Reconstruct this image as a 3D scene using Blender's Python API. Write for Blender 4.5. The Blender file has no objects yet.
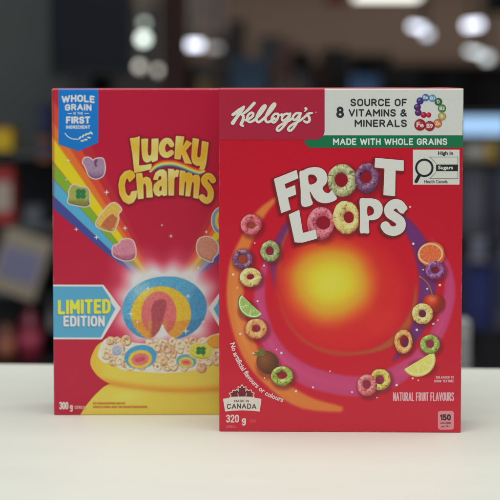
import bpy, bmesh, math, random
import numpy as np
from math import radians, sin, cos, pi
random.seed(4)
SC = bpy.context.scene
COL = SC.collection

# ------------------------------------------------------------------ camera, world, lamps
F_PX = 1426.0; PITCH = radians(3.0); YP = 178.73; CAM = (0.0, -1.14, 0.263)
cd = bpy.data.cameras.new('camera'); cam = bpy.data.objects.new('camera', cd); COL.objects.link(cam)
cam.location = CAM; cam.rotation_euler = (pi/2 - PITCH, 0, 0)
cd.sensor_width = 36; cd.lens = F_PX/500*36; cd.shift_y = -(250-YP)/500
cd.clip_start = 0.05; cd.clip_end = 200
cd.dof.use_dof = True; cd.dof.focus_distance = 1.135; cd.dof.aperture_fstop = 5.8; cd.dof.aperture_blades = 0
SC.camera = cam

w = bpy.data.worlds.new("World"); SC.world = w; w.use_nodes = True
bg = w.node_tree.nodes['Background']
bg.inputs[0].default_value = (0.80, 0.86, 1.0, 1); bg.inputs[1].default_value = 0.20

def area(name, loc, target, size, power, col=(1, .96, .9)):
    l = bpy.data.lights.new(name, 'AREA'); l.shape = 'RECTANGLE'; l.size = size[0]; l.size_y = size[1]
    l.energy = power; l.color = col
    o = bpy.data.objects.new(name, l); COL.objects.link(o); o.location = loc
    from mathutils import Vector
    d = Vector(target) - Vector(loc); o.rotation_euler = d.to_track_quat('-Z', 'Y').to_euler()
    return o
area('overhead_light', (-0.55, -1.1, 1.9), (0, 0.0, 0.1), (1.4, 0.7), 10, (1, .995, .935))
area('overhead_light', (0.15, -0.20, 2.1), (0.15, -0.15, 0.0), (2.8, 1.8), 37, (.99, 1, .93))
area('overhead_light', (-1.5, 8.0, 1.8), (0, 9.0, 0.0), (2.0, 2.0), 120, (1, .93, .85))
area('overhead_light', (-0.1, 1.5, 1.75), (0, 3.4, 0.0), (2.4, .4), 16, (1, .97, .93))  # added fill aimed at the shelf goods to brighten them
area('ceiling_fill_light', (4.0, 38.0, -.7), (4.0, 38.01, 3.3), (14.0, 38.0), 420, (1, .90, .80))  # added upward fill to brighten the far ceiling, no fixture stands there

SC.view_settings.view_transform = 'Standard'; SC.view_settings.look = 'None'
SC.view_settings.exposure = 0.06; SC.view_settings.gamma = 1.0
SC.cycles.transparent_max_bounces = 8

# ------------------------------------------------------------------ helpers
def lin(c):
    c = np.asarray(c, float)/255.0
    return np.where(c <= .04045, c/12.92, ((c+.055)/1.055)**2.4)
def lin4(c): return tuple(float(v) for v in lin(c)) + (1.0,)

def tag(o, label=None, cat=None, group=None, kind=None):
    if label: o['label'] = label
    if cat: o['category'] = cat
    if group: o['group'] = group
    if kind: o['kind'] = kind
    return o
def empty(name, loc, rz=0.0, **k):
    o = bpy.data.objects.new(name, None); COL.objects.link(o)
    o.location = loc; o.rotation_euler = (0, 0, rz); o.empty_display_size = .05
    return tag(o, **k)

def material(name, col, rough=.5, metal=0., emit=None, estr=0., noise=.06, nscale=40., bump=0., spec=.5, bscale=None):
    m = bpy.data.materials.new(name); m.use_nodes = True
    nt = m.node_tree; b = nt.nodes['Principled BSDF']
    c = lin4(col)
    tc = nt.nodes.new('ShaderNodeTexCoord')
    n = nt.nodes.new('ShaderNodeTexNoise'); n.inputs['Scale'].default_value = nscale; n.inputs['Detail'].default_value = 5
    nt.links.new(tc.outputs['Object'], n.inputs['Vector'])
    mx = nt.nodes.new('ShaderNodeMix'); mx.data_type = 'RGBA'
    mx.inputs[6].default_value = tuple(v*(1-noise) for v in c[:3])+(1,)
    mx.inputs[7].default_value = tuple(min(1, v*(1+noise)) for v in c[:3])+(1,)
    nt.links.new(n.outputs['Fac'], mx.inputs[0]); nt.links.new(mx.outputs[2], b.inputs['Base Color'])
    b.inputs['Roughness'].default_value = rough; b.inputs['Metallic'].default_value = metal
    b.inputs['Specular IOR Level'].default_value = spec
    if emit is not None:
        b.inputs['Emission Color'].default_value = lin4(emit); b.inputs['Emission Strength'].default_value = estr
    if bump:
        n2 = nt.nodes.new('ShaderNodeTexNoise'); n2.inputs['Scale'].default_value = bscale or nscale; n2.inputs['Detail'].default_value = 4
        nt.links.new(tc.outputs['Object'], n2.inputs['Vector'])
        bp = nt.nodes.new('ShaderNodeBump'); bp.inputs['Strength'].default_value = bump; bp.inputs['Distance'].default_value = .001
        nt.links.new(n2.outputs['Fac'], bp.inputs['Height']); nt.links.new(bp.outputs['Normal'], b.inputs['Normal'])
    return m

def ink_material(name, rough=.31):
    """coated carton: printed colour stored on the mesh, times a fine paper / halftone grain"""
    m = bpy.data.materials.new(name); m.use_nodes = True
    nt = m.node_tree; b = nt.nodes['Principled BSDF']
    at = nt.nodes.new('ShaderNodeAttribute'); at.attribute_name = 'Col'
    tc = nt.nodes.new('ShaderNodeTexCoord')
    n = nt.nodes.new('ShaderNodeTexNoise'); n.inputs['Scale'].default_value = 900; n.inputs['Detail'].default_value = 2
    nt.links.new(tc.outputs['Object'], n.inputs['Vector'])
    mr = nt.nodes.new('ShaderNodeMapRange'); mr.inputs['To Min'].default_value = .94; mr.inputs['To Max'].default_value = 1.06
    nt.links.new(n.outputs['Fac'], mr.inputs['Value'])
    vm = nt.nodes.new('ShaderNodeVectorMath'); vm.operation = 'SCALE'
    nt.links.new(at.outputs['Color'], vm.inputs[0]); nt.links.new(mr.outputs['Result'], vm.inputs['Scale'])
    nt.links.new(vm.outputs[0], b.inputs['Base Color'])
    b.inputs['Roughness'].default_value = rough; b.inputs['Specular IOR Level'].default_value = .45
    n2 = nt.nodes.new('ShaderNodeTexNoise'); n2.inputs['Scale'].default_value = 9; n2.inputs['Detail'].default_value = 3
    n3 = nt.nodes.new('ShaderNodeTexNoise'); n3.inputs['Scale'].default_value = 700; n3.inputs['Detail'].default_value = 1
    for q in (n2, n3): nt.links.new(tc.outputs['Object'], q.inputs['Vector'])
    bp = nt.nodes.new('ShaderNodeBump'); bp.inputs['Strength'].default_value = .35; bp.inputs['Distance'].default_value = .004
    bp2 = nt.nodes.new('ShaderNodeBump'); bp2.inputs['Strength'].default_value = .12; bp2.inputs['Distance'].default_value = .0002
    nt.links.new(n2.outputs['Fac'], bp.inputs['Height']); nt.links.new(n3.outputs['Fac'], bp2.inputs['Height'])
    nt.links.new(bp.outputs['Normal'], bp2.inputs['Normal']); nt.links.new(bp2.outputs['Normal'], b.inputs['Normal'])
    return m
INK = ink_material('printed_carton')

def mesh_from(name, verts, faces, mat, parent=None, cols=None, smooth=False):
    me = bpy.data.meshes.new(name)
    me.from_pydata([tuple(v) for v in verts] if not isinstance(verts, np.ndarray) else verts.tolist(), [], faces if isinstance(faces, list) else faces.tolist())
    if cols is not None:
        a = me.color_attributes.new('Col', 'FLOAT_COLOR', 'POINT')
        c4 = np.ones((len(verts), 4), np.float32); c4[:, :3] = cols
        a.data.foreach_set('color', c4.ravel())
    if mat: me.materials.append(mat)
    if smooth: me.polygons.foreach_set('use_smooth', [True]*len(me.polygons))
    me.update()
    o = bpy.data.objects.new(name, me); COL.objects.link(o)
    if parent: o.parent = parent
    return o

def hashn(ix, iy, seed):
    h = (ix.astype(np.int64)*374761393 + iy.astype(np.int64)*668265263 + seed*2246822519) & 0xffffffff
    h = ((h ^ (h >> 13))*1274126177) & 0xffffffff
    return ((h ^ (h >> 16)) & 0xffff)/65535.0
def vnoise(X, Y, s, seed=0):
    x = X/s; y = Y/s; ix = np.floor(x); iy = np.floor(y); fx = x-ix; fy = y-iy
    fx = fx*fx*(3-2*fx); fy = fy*fy*(3-2*fy)
    a = hashn(ix, iy, seed); b = hashn(ix+1, iy, seed); c = hashn(ix, iy+1, seed); d = hashn(ix+1, iy+1, seed)
    return (a*(1-fx)+b*fx)*(1-fy)+(c*(1-fx)+d*fx)*fy
def sstep(a, b, x):
    t = np.clip((x-a)/(b-a), 0, 1); return t*t*(3-2*t)

# ---- distance functions, in the tracing units of the artwork
def catmull(pts, closed=True, n=6):
    p = np.array(pts, float); out = []; N = len(p)
    for i in range(N if closed else N-1):
        if closed: a, b, c, d = p[i-1], p[i], p[(i+1) % N], p[(i+2) % N]
        else: a, b, c, d = p[max(i-1, 0)], p[i], p[i+1], p[min(i+2, N-1)]
        for k in range(n):
            t = k/n
            out.append(.5*((2*b)+(-a+c)*t+(2*a-5*b+4*c-d)*t*t+(-a+3*b-3*c+d)*t**3))
    if not closed: out.append(p[-1])
    return np.array(out)
def soft_corners(pts, r=.35):
    """polygon with every corner cut twice, so lettering has slightly rounded corners"""
    p = np.array(pts, float); out = []
    for i in range(len(p)):
        a, b, c = p[i-1], p[i], p[(i+1) % len(p)]
        la = np.linalg.norm(a-b); lc = np.linalg.norm(c-b)
        p0 = b+(a-b)/la*min(r, la*.4); p1 = b+(c-b)/lc*min(r, lc*.4)
        out += [p0, .25*p0+.5*b+.25*p1, p1]
    return np.array(out)
def seg_d2(X, Y, a, b):
    vx, vy = b[0]-a[0], b[1]-a[1]; L = vx*vx+vy*vy+1e-12
    t = np.clip(((X-a[0])*vx+(Y-a[1])*vy)/L, 0, 1)
    return (X-a[0]-t*vx)**2+(Y-a[1]-t*vy)**2, t
def sd_poly(*contours):
    def f(X, Y):
        d2 = np.full(X.shape, 1e9); ins = np.zeros(X.shape, bool)
        for c in contours:
            for i in range(len(c)):
                a = c[i-1]; b = c[i]
                d2 = np.minimum(d2, seg_d2(X, Y, a, b)[0])
                if a[1] != b[1]:
                    cr = ((a[1] > Y) != (b[1] > Y)) & (X < (b[0]-a[0])*(Y-a[1])/(b[1]-a[1])+a[0])
                    ins ^= cr
        d = np.sqrt(d2)
        return np.where(ins, -d, d)
    return f
def sd_stroke(pts, r):
    p = np.array(pts, float); rr = np.full(len(p), r, float) if np.isscalar(r) else np.array(r, float)
    def f(X, Y):
        d = np.full(X.shape, 1e9)
        for i in range(len(p)-1):
            q, t = seg_d2(X, Y, p[i], p[i+1])
            d = np.minimum(d, np.sqrt(q)-(rr[i]*(1-t)+rr[i+1]*t))
        return d
    return f
def sd_ell(cx, cy, rx, ry, rot=0.):
    ca, sa = cos(rot), sin(rot)
    def f(X, Y):
        x = (X-cx)*ca+(Y-cy)*sa; y = -(X-cx)*sa+(Y-cy)*ca
        k0 = np.sqrt((x/rx)**2+(y/ry)**2)+1e-9; k1 = np.sqrt((x/rx**2)**2+(y/ry**2)**2)+1e-9
        return k0*(k0-1)/k1
    return f
def sd_rbox(x0, y0, x1, y1, r=0.):
    cx, cy, hx, hy = (x0+x1)/2, (y0+y1)/2, (x1-x0)/2-r, (y1-y0)/2-r
    def f(X, Y):
        qx = np.abs(X-cx)-hx; qy = np.abs(Y-cy)-hy
        return np.hypot(np.maximum(qx, 0), np.maximum(qy, 0))+np.minimum(np.maximum(qx, qy), 0)-r
    return f
def union(*fs): return lambda X, Y: np.minimum.reduce([f(X, Y) for f in fs])
def inter(*fs): return lambda X, Y: np.maximum.reduce([f(X, Y) for f in fs])
def neg(f): return lambda X, Y: -f(X, Y)
def grow(f, r): return lambda X, Y: f(X, Y)-r
def shift(f, dx, dy): return lambda X, Y: f(X-dx, Y-dy)

# ---- the printed face of a carton
class Face:
    """Front of a carton; artwork is traced in the photograph's units and carried onto the flat card by the
    perspective of the photograph, so it has its true undistorted shape on the card."""
    def __init__(s, root, base, rz, W, H, D, gain, r=.0011):
        s.root, s.W, s.H, s.D, s.r, s.gain = root, W, H, D, r, gain
        s.base = base; s.rz = rz; s.bow = .0011
    def local(s, px, py):
        px = np.asarray(px, float); py = np.asarray(py, float)
        dx = (px-250)/F_PX; u = -(py-YP)/F_PX
        dy = cos(PITCH)+u*sin(PITCH); dz = -sin(PITCH)+u*cos(PITCH)
        c, q = cos(s.rz), sin(s.rz)
        ox, oy, oz = CAM[0]-s.base[0], CAM[1]-s.base[1], CAM[2]-s.base[2]
        lox = ox*c+oy*q; loy = -ox*q+oy*c
        ldx = dx*c+dy*q; ldy = -dx*q+dy*c
        t = (-s.D/2-loy)/ldy
        return lox+t*ldx, oz+t*dz
    def wrap(s, x, z):
        W, H, r = s.W, s.H, s.r
        x = np.clip(x, -W/2, W/2); z = np.clip(z, 0, H)
        ex = np.maximum(r-(W/2-np.abs(x)), 0); ez = np.maximum(r-np.minimum(z, H-z), 0)
        e = np.clip(np.hypot(ex, ez), 0, r)
        u = 2*x/W; v = 2*z/H-1; k = (1-u*u)*(1-v*v)      # the card bows out a little and is not quite even
        bow = s.bow*k*(1+.45*np.sin(3.1*u+1.3*v+s.W*900)+.35*np.sin(4.3*v-1.7*u))
        return x, -s.D/2+r-np.sqrt(np.maximum(r*r-e*e, 0))-bow, z
    def verts(s, px, py, level):
        x, z = s.local(px, py); x, y, z = s.wrap(x, z)
        return np.stack([x, y-level*.00005, z], -1)
    def inside(s):
        def f(X, Y):
            x, z = s.local(X, Y)
            return np.maximum(np.abs(x)-s.W/2+1e-5, np.maximum(-z, z-s.H)+1e-5)*1250
        return f
    def albedo(s, rgb): return np.clip(lin(rgb)/s.gain, .002, .93)

def art(face, name, sdf, color, bbox, level, step=.5, clip=False, parent=None, label=None):
    """a printed patch: the region sdf<0 of the card as a thin mesh that carries its own printed colours"""
    if clip: sdf = inter(sdf, face.inside())
    x0, y0, x1, y1 = bbox
    nx = int((x1-x0)/step)+2; ny = int((y1-y0)/step)+2
    X, Y = np.meshgrid(x0+np.arange(nx)*step, y0+np.arange(ny)*step)
    d = sdf(X, Y)
    Xc = X[:-1, :-1]+step/2; Yc = Y[:-1, :-1]+step/2
    keep = sdf(Xc, Yc) < 0
    e = .05
    used = np.zeros(X.shape, int)
    used[:-1, :-1] += keep; used[1:, :-1] += keep; used[:-1, 1:] += keep; used[1:, 1:] += keep
    bd = (used > 0) & (used < 4)
    PX = X.copy(); PY = Y.copy()
    for _ in range(2):
        bx, by = PX[bd], PY[bd]
        db = sdf(bx, by); gx = (sdf(bx+e, by)-sdf(bx-e, by))/(2*e); gy = (sdf(bx, by+e)-sdf(bx, by-e))/(2*e)
        g2 = gx*gx+gy*gy+1e-3
        mv = np.clip(-db/g2, -.75*step, .75*step)
        PX[bd] = bx+mv*gx; PY[bd] = by+mv*gy
    idx = -np.ones(X.shape, int); um = used > 0; idx[um] = np.arange(um.sum())
    ii, jj = np.nonzero(keep)
    faces = np.stack([idx[ii+1, jj], idx[ii+1, jj+1], idx[ii, jj+1], idx[ii, jj]], -1)
    vx, vy = PX[um], PY[um]
    V = face.verts(vx, vy, level)
    c = color(vx, vy) if callable(color) else np.broadcast_to(np.array(color, float), (len(vx), 3))
    o = mesh_from(name, V, faces, INK, parent or face.root, face.albedo(c))
    if label: o['label'] = label
    return o

_tc = {}
def glyph_mesh(s, bold):
    k = (s, bold)
    if k in _tc: return _tc[k]
    c = bpy.data.curves.new('t', 'FONT'); c.body = s; c.size = 1; c.offset = bold; c.resolution_u = 3; c.fill_mode = 'FRONT'
    o = bpy.data.objects.new('t', c); COL.objects.link(o)
    dg = bpy.context.evaluated_depsgraph_get(); dg.update()
    me = bpy.data.meshes.new_from_object(o.evaluated_get(dg))
    v = np.empty(len(me.vertices)*3); me.vertices.foreach_get('co', v); v = v.reshape(-1, 3)[:, :2]
    f = [list(p.vertices) for p in me.polygons]
    bpy.data.objects.remove(o); bpy.data.meshes.remove(me); bpy.data.curves.remove(c)
    _tc[k] = (v, f); return _tc[k]
def text(face, name, s, box, color, level, bold=.02, shear=0., warp=None, parent=None):
    v, f = glyph_mesh(s, bold)
    mn, mx = v.min(0), v.max(0); u = (v-mn)/(mx-mn)
    x0, y0, x1, y1 = box
    X = x0+(x1-x0)*u[:, 0]; Y = y1-(y1-y0)*u[:, 1]
    if shear: Y = Y+shear*(X-(x0+x1)/2)
    if warp: X, Y = warp(X, Y)
    V = face.verts(X, Y, level)
    return mesh_from(name, V, f, INK, parent or face.root, face.albedo(np.broadcast_to(np.array(color, float), (len(V), 3))))
def joined(name, objs, label=None):
    """merge small printed pieces of one kind into one mesh"""
    vs, fs, cs, n = [], [], [], 0
    for o in objs:
        me = o.data; k = len(me.vertices)
        v = np.empty(k*3); me.vertices.foreach_get('co', v); vs.append(v.reshape(-1, 3))
        c = np.empty(k*4); me.color_attributes['Col'].data.foreach_get('color', c); cs.append(c.reshape(-1, 4)[:, :3])
        fs += [[i+n for i in p.vertices] for p in me.polygons]; n += k
    par = objs[0].parent
    for o in objs:
        me = o.data; bpy.data.objects.remove(o); bpy.data.meshes.remove(me)
    r = mesh_from(name, np.concatenate(vs), fs, INK, par, np.concatenate(cs))
    if label: r['label'] = label
    return r


# ---- a plain sans alphabet of strokes (x right, y down, cap height 1)
def arc_(cx, cy, rx, ry, a0, a1, n=7):
    return [(cx+rx*cos(radians(a0+(a1-a0)*k/n)), cy+ry*sin(radians(a0+(a1-a0)*k/n))) for k in range(n+1)]
def cm(p): return [tuple(q) for q in catmull(p, False, 4)]
_O = arc_(.28, .29, .28, .29, 0, -180)+arc_(.28, .71, .28, .29, 180, 0)
_O = _O+[_O[0]]
_C = arc_(.28, .29, .28, .29, -12, -180)+arc_(.28, .71, .28, .29, 180, 12)
ABC = {
 'A': (.66, [[(0, 1), (.33, 0), (.66, 1)], [(.12, .68), (.54, .68)]]),
 'B': (.52, [[(0, 1), (0, 0), (.27, 0)]+arc_(.27, .235, .22, .235, -90, 90)+[(0, .47)], [(.27, .47)]+arc_(.27, .735, .25, .265, -90, 90)+[(0, 1)]]),
 'C': (.54, [_C]), 'D': (.54, [[(0, 1), (0, 0), (.24, 0)]+arc_(.24, .3, .3, .3, -90, 0)+arc_(.24, .7, .3, .3, 0, 90)+[(0, 1)]]),
 'E': (.45, [[(.45, 0), (0, 0), (0, 1), (.45, 1)], [(0, .48), (.39, .48)]]), 'F': (.45, [[(.45, 0), (0, 0), (0, 1)], [(0, .5), (.39, .5)]]),
 'G': (.56, [_C[:-1]+[(.56, .72), (.56, .54), (.32, .54)]]), 'H': (.52, [[(0, 0), (0, 1)], [(.52, 0), (.52, 1)], [(0, .48), (.52, .48)]]),
 'I': (.0, [[(0, 0), (0, 1)]]), 'K': (.54, [[(0, 0), (0, 1)], [(.5, 0), (0, .62)], [(.2, .4), (.54, 1)]]), 'L': (.44, [[(0, 0), (0, 1), (.44, 1)]]),
 'M': (.70, [[(0, 1), (0, 0), (.35, .62), (.70, 0), (.70, 1)]]), 'N': (.54, [[(0, 1), (0, 0), (.54, 1), (.54, 0)]]), 'O': (.56, [_O]),
 'P': (.50, [[(0, 1), (0, 0), (.25, 0)]+arc_(.25, .27, .25, .27, -90, 90)+[(0, .54)]]),
 'R': (.52, [[(0, 1), (0, 0), (.25, 0)]+arc_(.25, .26, .25, .26, -90, 90)+[(0, .52)], [(.26, .52), (.52, 1)]]),
 'S': (.52, [cm([(.50, .19), (.42, .04), (.25, 0), (.07, .06), (.01, .24), (.09, .41), (.26, .49), (.44, .58), (.52, .76), (.44, .94), (.26, 1), (.08, .96), (0, .80)])]),
 'T': (.54, [[(0, 0), (.54, 0)], [(.27, 0), (.27, 1)]]), 'U': (.54, [[(0, 0)]+arc_(.27, .72, .27, .28, 180, 0)+[(.54, 0)]]), 'V': (.62, [[(0, 0), (.31, 1), (.62, 0)]]),
 'X': (.56, [[(0, 0), (.56, 1)], [(.56, 0), (0, 1)]]), 'W': (.90, [[(0, 0), (.22, 1), (.45, .1), (.68, 1), (.90, 0)]]), 'Y': (.58, [[(0, 0), (.29, .52), (.58, 0)], [(.29, .52), (.29, 1)]]),
 '&': (.64, [cm([(.64, 1), (.34, .58), (.14, .30), (.15, .08), (.30, 0), (.45, .08), (.44, .26), (.28, .42), (.05, .58), (0, .78), (.1, .96), (.28, 1), (.46, .88), (.60, .60)])]),
 '0': (.46, [[(x*.82, y) for x, y in _O]]), '1': (.22, [[(0, .2), (.22, 0), (.22, 1)]]),
 '2': (.46, [cm([(0, .24), (.07, .05), (.23, 0), (.40, .06), (.45, .24), (.38, .44), (.0, 1)])+[(.46, 1)]]),
 '3': (.46, [cm([(.0, .16), (.1, .02), (.24, 0), (.40, .06), (.44, .24), (.36, .42), (.2, .47)]), cm([(.2, .47), (.38, .54), (.46, .74), (.38, .94), (.22, 1), (.06, .96), (0, .82)])]),
 '5': (.46, [[(.42, 0), (.04, 0), (.02, .44)]+cm([(.02, .44), (.2, .38), (.38, .46), (.46, .68), (.38, .92), (.22, 1), (.06, .95), (0, .82)])]),
 '8': (.48, [arc_(.24, .24, .20, .24, 0, 360, 14), arc_(.24, .74, .24, .26, 0, 360, 14)]),
 'g': (.44, [arc_(.22, .48, .22, .24, 0, 360, 14), [(.44, .24), (.44, .9)]+arc_(.22, .95, .22, .24, 0, 150)]), ' ': (.12, []),
}
def sign(face, name, s, box, color, level, wt=.09, gap=.20, warp=None, step=None, parent=None, ends=None):
    """a line of capitals fitted to its box; wt is half the stroke width as a share of the height"""
    x0, y0, x1, y1 = box; h = y1-y0; r = h*wt; g = gap+2*wt*.55
    tot = sum(ABC[c][0] for c in s)+g*(len(s)-1); kx = (x1-x0-2*r)/tot; ky = h-2*r
    st = []; x = 0
    for c in s:
        for p in ABC[c][1]:
            q = np.array([(x0+r+(x+a)*kx, y0+r+b*ky) for a, b in p])
            if warp: q = np.stack(warp(q[:, 0], q[:, 1]), -1)
            st.append((q, q[:, 0].min()-3*r-1, q[:, 0].max()+3*r+1))
        x += ABC[c][0]+g
    def f(X, Y):
        d = np.full(X.shape, 9.)
        for q, a, b in st:
            m = (X > a) & (X < b)
            if m.any(): d[m] = np.minimum(d[m], sd_stroke(q, r)(X[m], Y[m]))
        return d
    return art(face, name, f, color, (x0-1, y0-2, x1+1, y1+2), level, step or max(.16, min(.3, h/28)), parent=parent)

def blend(c, a, col):
    a = np.clip(a, 0, 1)[..., None]; return c*(1-a)+np.array(col, float)*a

# ---- printed food
def loop_art(face, cx, cy, rx, ry, hx, hy, hrx, hry, col, level=3, seed=0, rot=0., name='printed_cereal_loop'):
    wob = lambda X, Y: (vnoise(X, Y, 3.2, seed)-.5)*.75
    o = sd_ell(cx, cy, rx, ry, rot); h = sd_ell(cx+hx, cy+hy, hrx, hry, rot)
    s = lambda X, Y: np.maximum(o(X, Y)+wob(X, Y), -(h(X, Y)+wob(Y, X)*.6))
    base = np.array(col, float); base = base*.84+base.mean()*.13
    crumb = .35 if rx > 7 else .10
    def colr(X, Y):
        do = -o(X, Y); dh = h(X, Y); t = np.clip(do/(np.abs(do)+np.abs(dh)+.01), 0, 1)
        nx = (X-cx)/rx; ny = (Y-cy)/ry; n = np.hypot(nx, ny)+1e-6; nx /= n; ny /= n
        slope = (1-2*t)
        sh = .80+.30*np.sqrt(np.clip(1-slope**2, 0, 1))+.26*slope*(-nx*.6-ny*.75)
        g = vnoise(X, Y, .8, seed+5)*.22+vnoise(X, Y, 2.2, seed+9)*.22-crumb*sstep(.72, .9, vnoise(X, Y, 1.5, seed+2))
        sh = sh+g-.19
        c = base*sh[:, None]
        hi = sstep(1.05, 1.3, sh)
        return np.clip(blend(c, hi*.35, (235, 225, 210)), 0, 255)
    R = max(rx, ry)+2
    return art(face, name, s, colr, (cx-R, cy-R, cx+R, cy+R), level, .4)

# ------------------------------------------------------------------ FRUIT LOOP CARTON
def carton_body(face, col, flap_wave=0.):
    W, H, D, r = face.W, face.H, face.D, face.r
    bm = bmesh.new()
    bmesh.ops.create_cube(bm, size=1)
    for v in bm.verts: v.co = (v.co.x*(W-.0004), v.co.y*(D-r)+r/2, (v.co.z+.5)*(H-.0004)+.0002)
    bmesh.ops.bevel(bm, geom=[e for e in bm.edges if max(v.co.y for v in e.verts) > 0], offset=.0009, segments=2, profile=.5, affect='EDGES')
    me = bpy.data.meshes.new('carton'); bm.to_mesh(me); bm.free()
    o = bpy.data.objects.new('carton', me); COL.objects.link(o); o.parent = face.root
    me.materials.append(material('carton_side_print', col, .38, noise=.05, nscale=60, bump=.15))
    # glued top flap, slightly lifted and wavy
    n = 60; vs = []; fs = []
    for i in range(n+1):
        t = i/n; x = (t-.5)*(W-.0016)
        lift = .0003+flap_wave*(.5*sin(pi*t)**2+.5*math.exp(-((t-.92)/.05)**2)+.18*sin(9*t+1))
        for (y, dz) in ((-D/2+.0007, 0), (-D/2+.0010, lift), (-D/2+.008, lift+.0004), (D/2-.004, .0005), (D/2-.004, 0)):
            vs.append((x, y, H-.0001+dz))
    for i in range(n):
        for k in range(4):
            a = i*5+k; fs.append([a, a+5, a+6, a+1])
    fs.append([0, 1, 2, 3, 4]); fs.append([n*5+4, n*5+3, n*5+2, n*5+1, n*5])
    fl = mesh_from('top_flap', vs, fs, material('flap_card', (205, 92, 100), .45, noise=.08, nscale=200), face.root)
    return o

FX0, FY0, FX1, FY1 = -0.02476, -0.00583, 0.16893, -0.01002
rz = math.atan2(FY1-FY0, FX1-FX0); W = .1938; H = .2752; D = .050
cx, cy = (FX0+FX1)/2, (FY0+FY1)/2
bx, by = cx-sin(rz)*D/2, cy+cos(rz)*D/2
loops_box = empty('cereal_box', (bx, by, 0), rz, label='crimson cereal box standing in front, white header strip and coloured rings printed round a glow', cat='cereal box', group='cereal boxes on the white counter')
FB = Face(loops_box, (bx, by, 0), rz, W, H, D, .66)
carton_body(FB, (182, 30, 48), .0008)

SPIRALS = [  # path, half widths, colour, strength
    ([(279, 196), (262, 212), (249, 234), (238, 262), (235, 295), (240, 328), (254, 358), (276, 384), (304, 402), (340, 409)],
     [2, 5, 7, 8.5, 9, 9, 9, 9, 8, 4], (206, 126, 54), .88),
    ([(280, 240), (266, 262), (260, 290), (261, 315), (268, 338), (286, 362), (318, 380), (360, 386), (398, 374), (428, 348), (444, 318), (450, 288), (445, 262), (432, 240)],
     [1.5, 3, 6, 7.5, 8.5, 10, 11, 11, 10, 8, 7, 6, 4, 1.5], (182, 66, 116), .88),
    ([(392, 208), (408, 226), (422, 250), (428, 282), (423, 312), (412, 338), (394, 360)], [3, 7, 9, 9, 8, 6, 2], (92, 44, 112), .92),
    ([(300, 214), (287, 226), (277, 246), (273, 268), (276, 290)], [1, 4, 4.5, 3.5, 1], (96, 46, 112), .85),
    ([(277, 290), (286, 318), (304, 340), (332, 352), (366, 352), (394, 340), (412, 314), (416, 286)], [1, 2.2, 2.8, 3, 3.5, 4, 3.5, 1], (150, 120, 48), .6),
    ([(290, 226), (281, 250), (280, 278), (284, 298)], [1, 1.8, 1.8, 1], (134, 106, 62), .8),
]
F_LOOPS = [  # cx, cy, rx, ry, hole dx, dy, rx, ry, colour
    (251.2, 224.8, 10.5, 10.6, 0, .5, 4.3, 3.2, (198, 74, 88)), (270.2, 251.2, 9.6, 10.6, -.3, -.4, 3.9, 4.4, (138, 146, 88)),
    (242.8, 259, 10.2, 10.2, 0, .3, 4.7, 4.6, (112, 60, 98)), (250.6, 277.2, 11, 9.6, 0, -.5, 3.6, 2.6, (208, 174, 100)),
    (256.2, 328.7, 10.9, 10.1, .3, -.3, 4.2, 3.5, (216, 132, 66)), (282.2, 376, 11, 9.9, 0, -1, 4.8, 3.8, (142, 158, 54)),
    (367.2, 385.2, 9.9, 11, -.3, -.6, 3.8, 4.3, (204, 90, 92)), (380.3, 379.4, 10.3, 10.6, -.5, .3, 4.2, 4.6, (196, 166, 62)),
    (435, 270.2, 9.8, 9.3, .2, -.3, 3.9, 3.7, (122, 58, 122)), (422.4, 313.6, 10.5, 10.5, 0, 0, 3.6, 3.6, (208, 174, 96)),
    (403.4, 341.6, 9.2, 12, 1, -.4, 4.2, 6, (216, 138, 64)), (430, 344.2, 10, 9.6, 0, -.4, 4, 4, (136, 156, 58)),
]
T_LOOPS = [(342.2, 180.4, 14.7, 16.3, -.9, -.4, 6.5, 7.0, (158, 158, 106), -.1), (367.0, 178.0, 12.2, 15.4, -1.0, -1.0, 5.6, 5.8, (108, 58, 98), .1),
           (320.8, 223.2, 13.7, 16.6, 2.6, -.4, 6.8, 6.6, (196, 80, 98), .1), (346.2, 217.4, 13.3, 16.6, 2.6, -.2, 5.0, 5.8, (212, 176, 96), -.1)]

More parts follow.
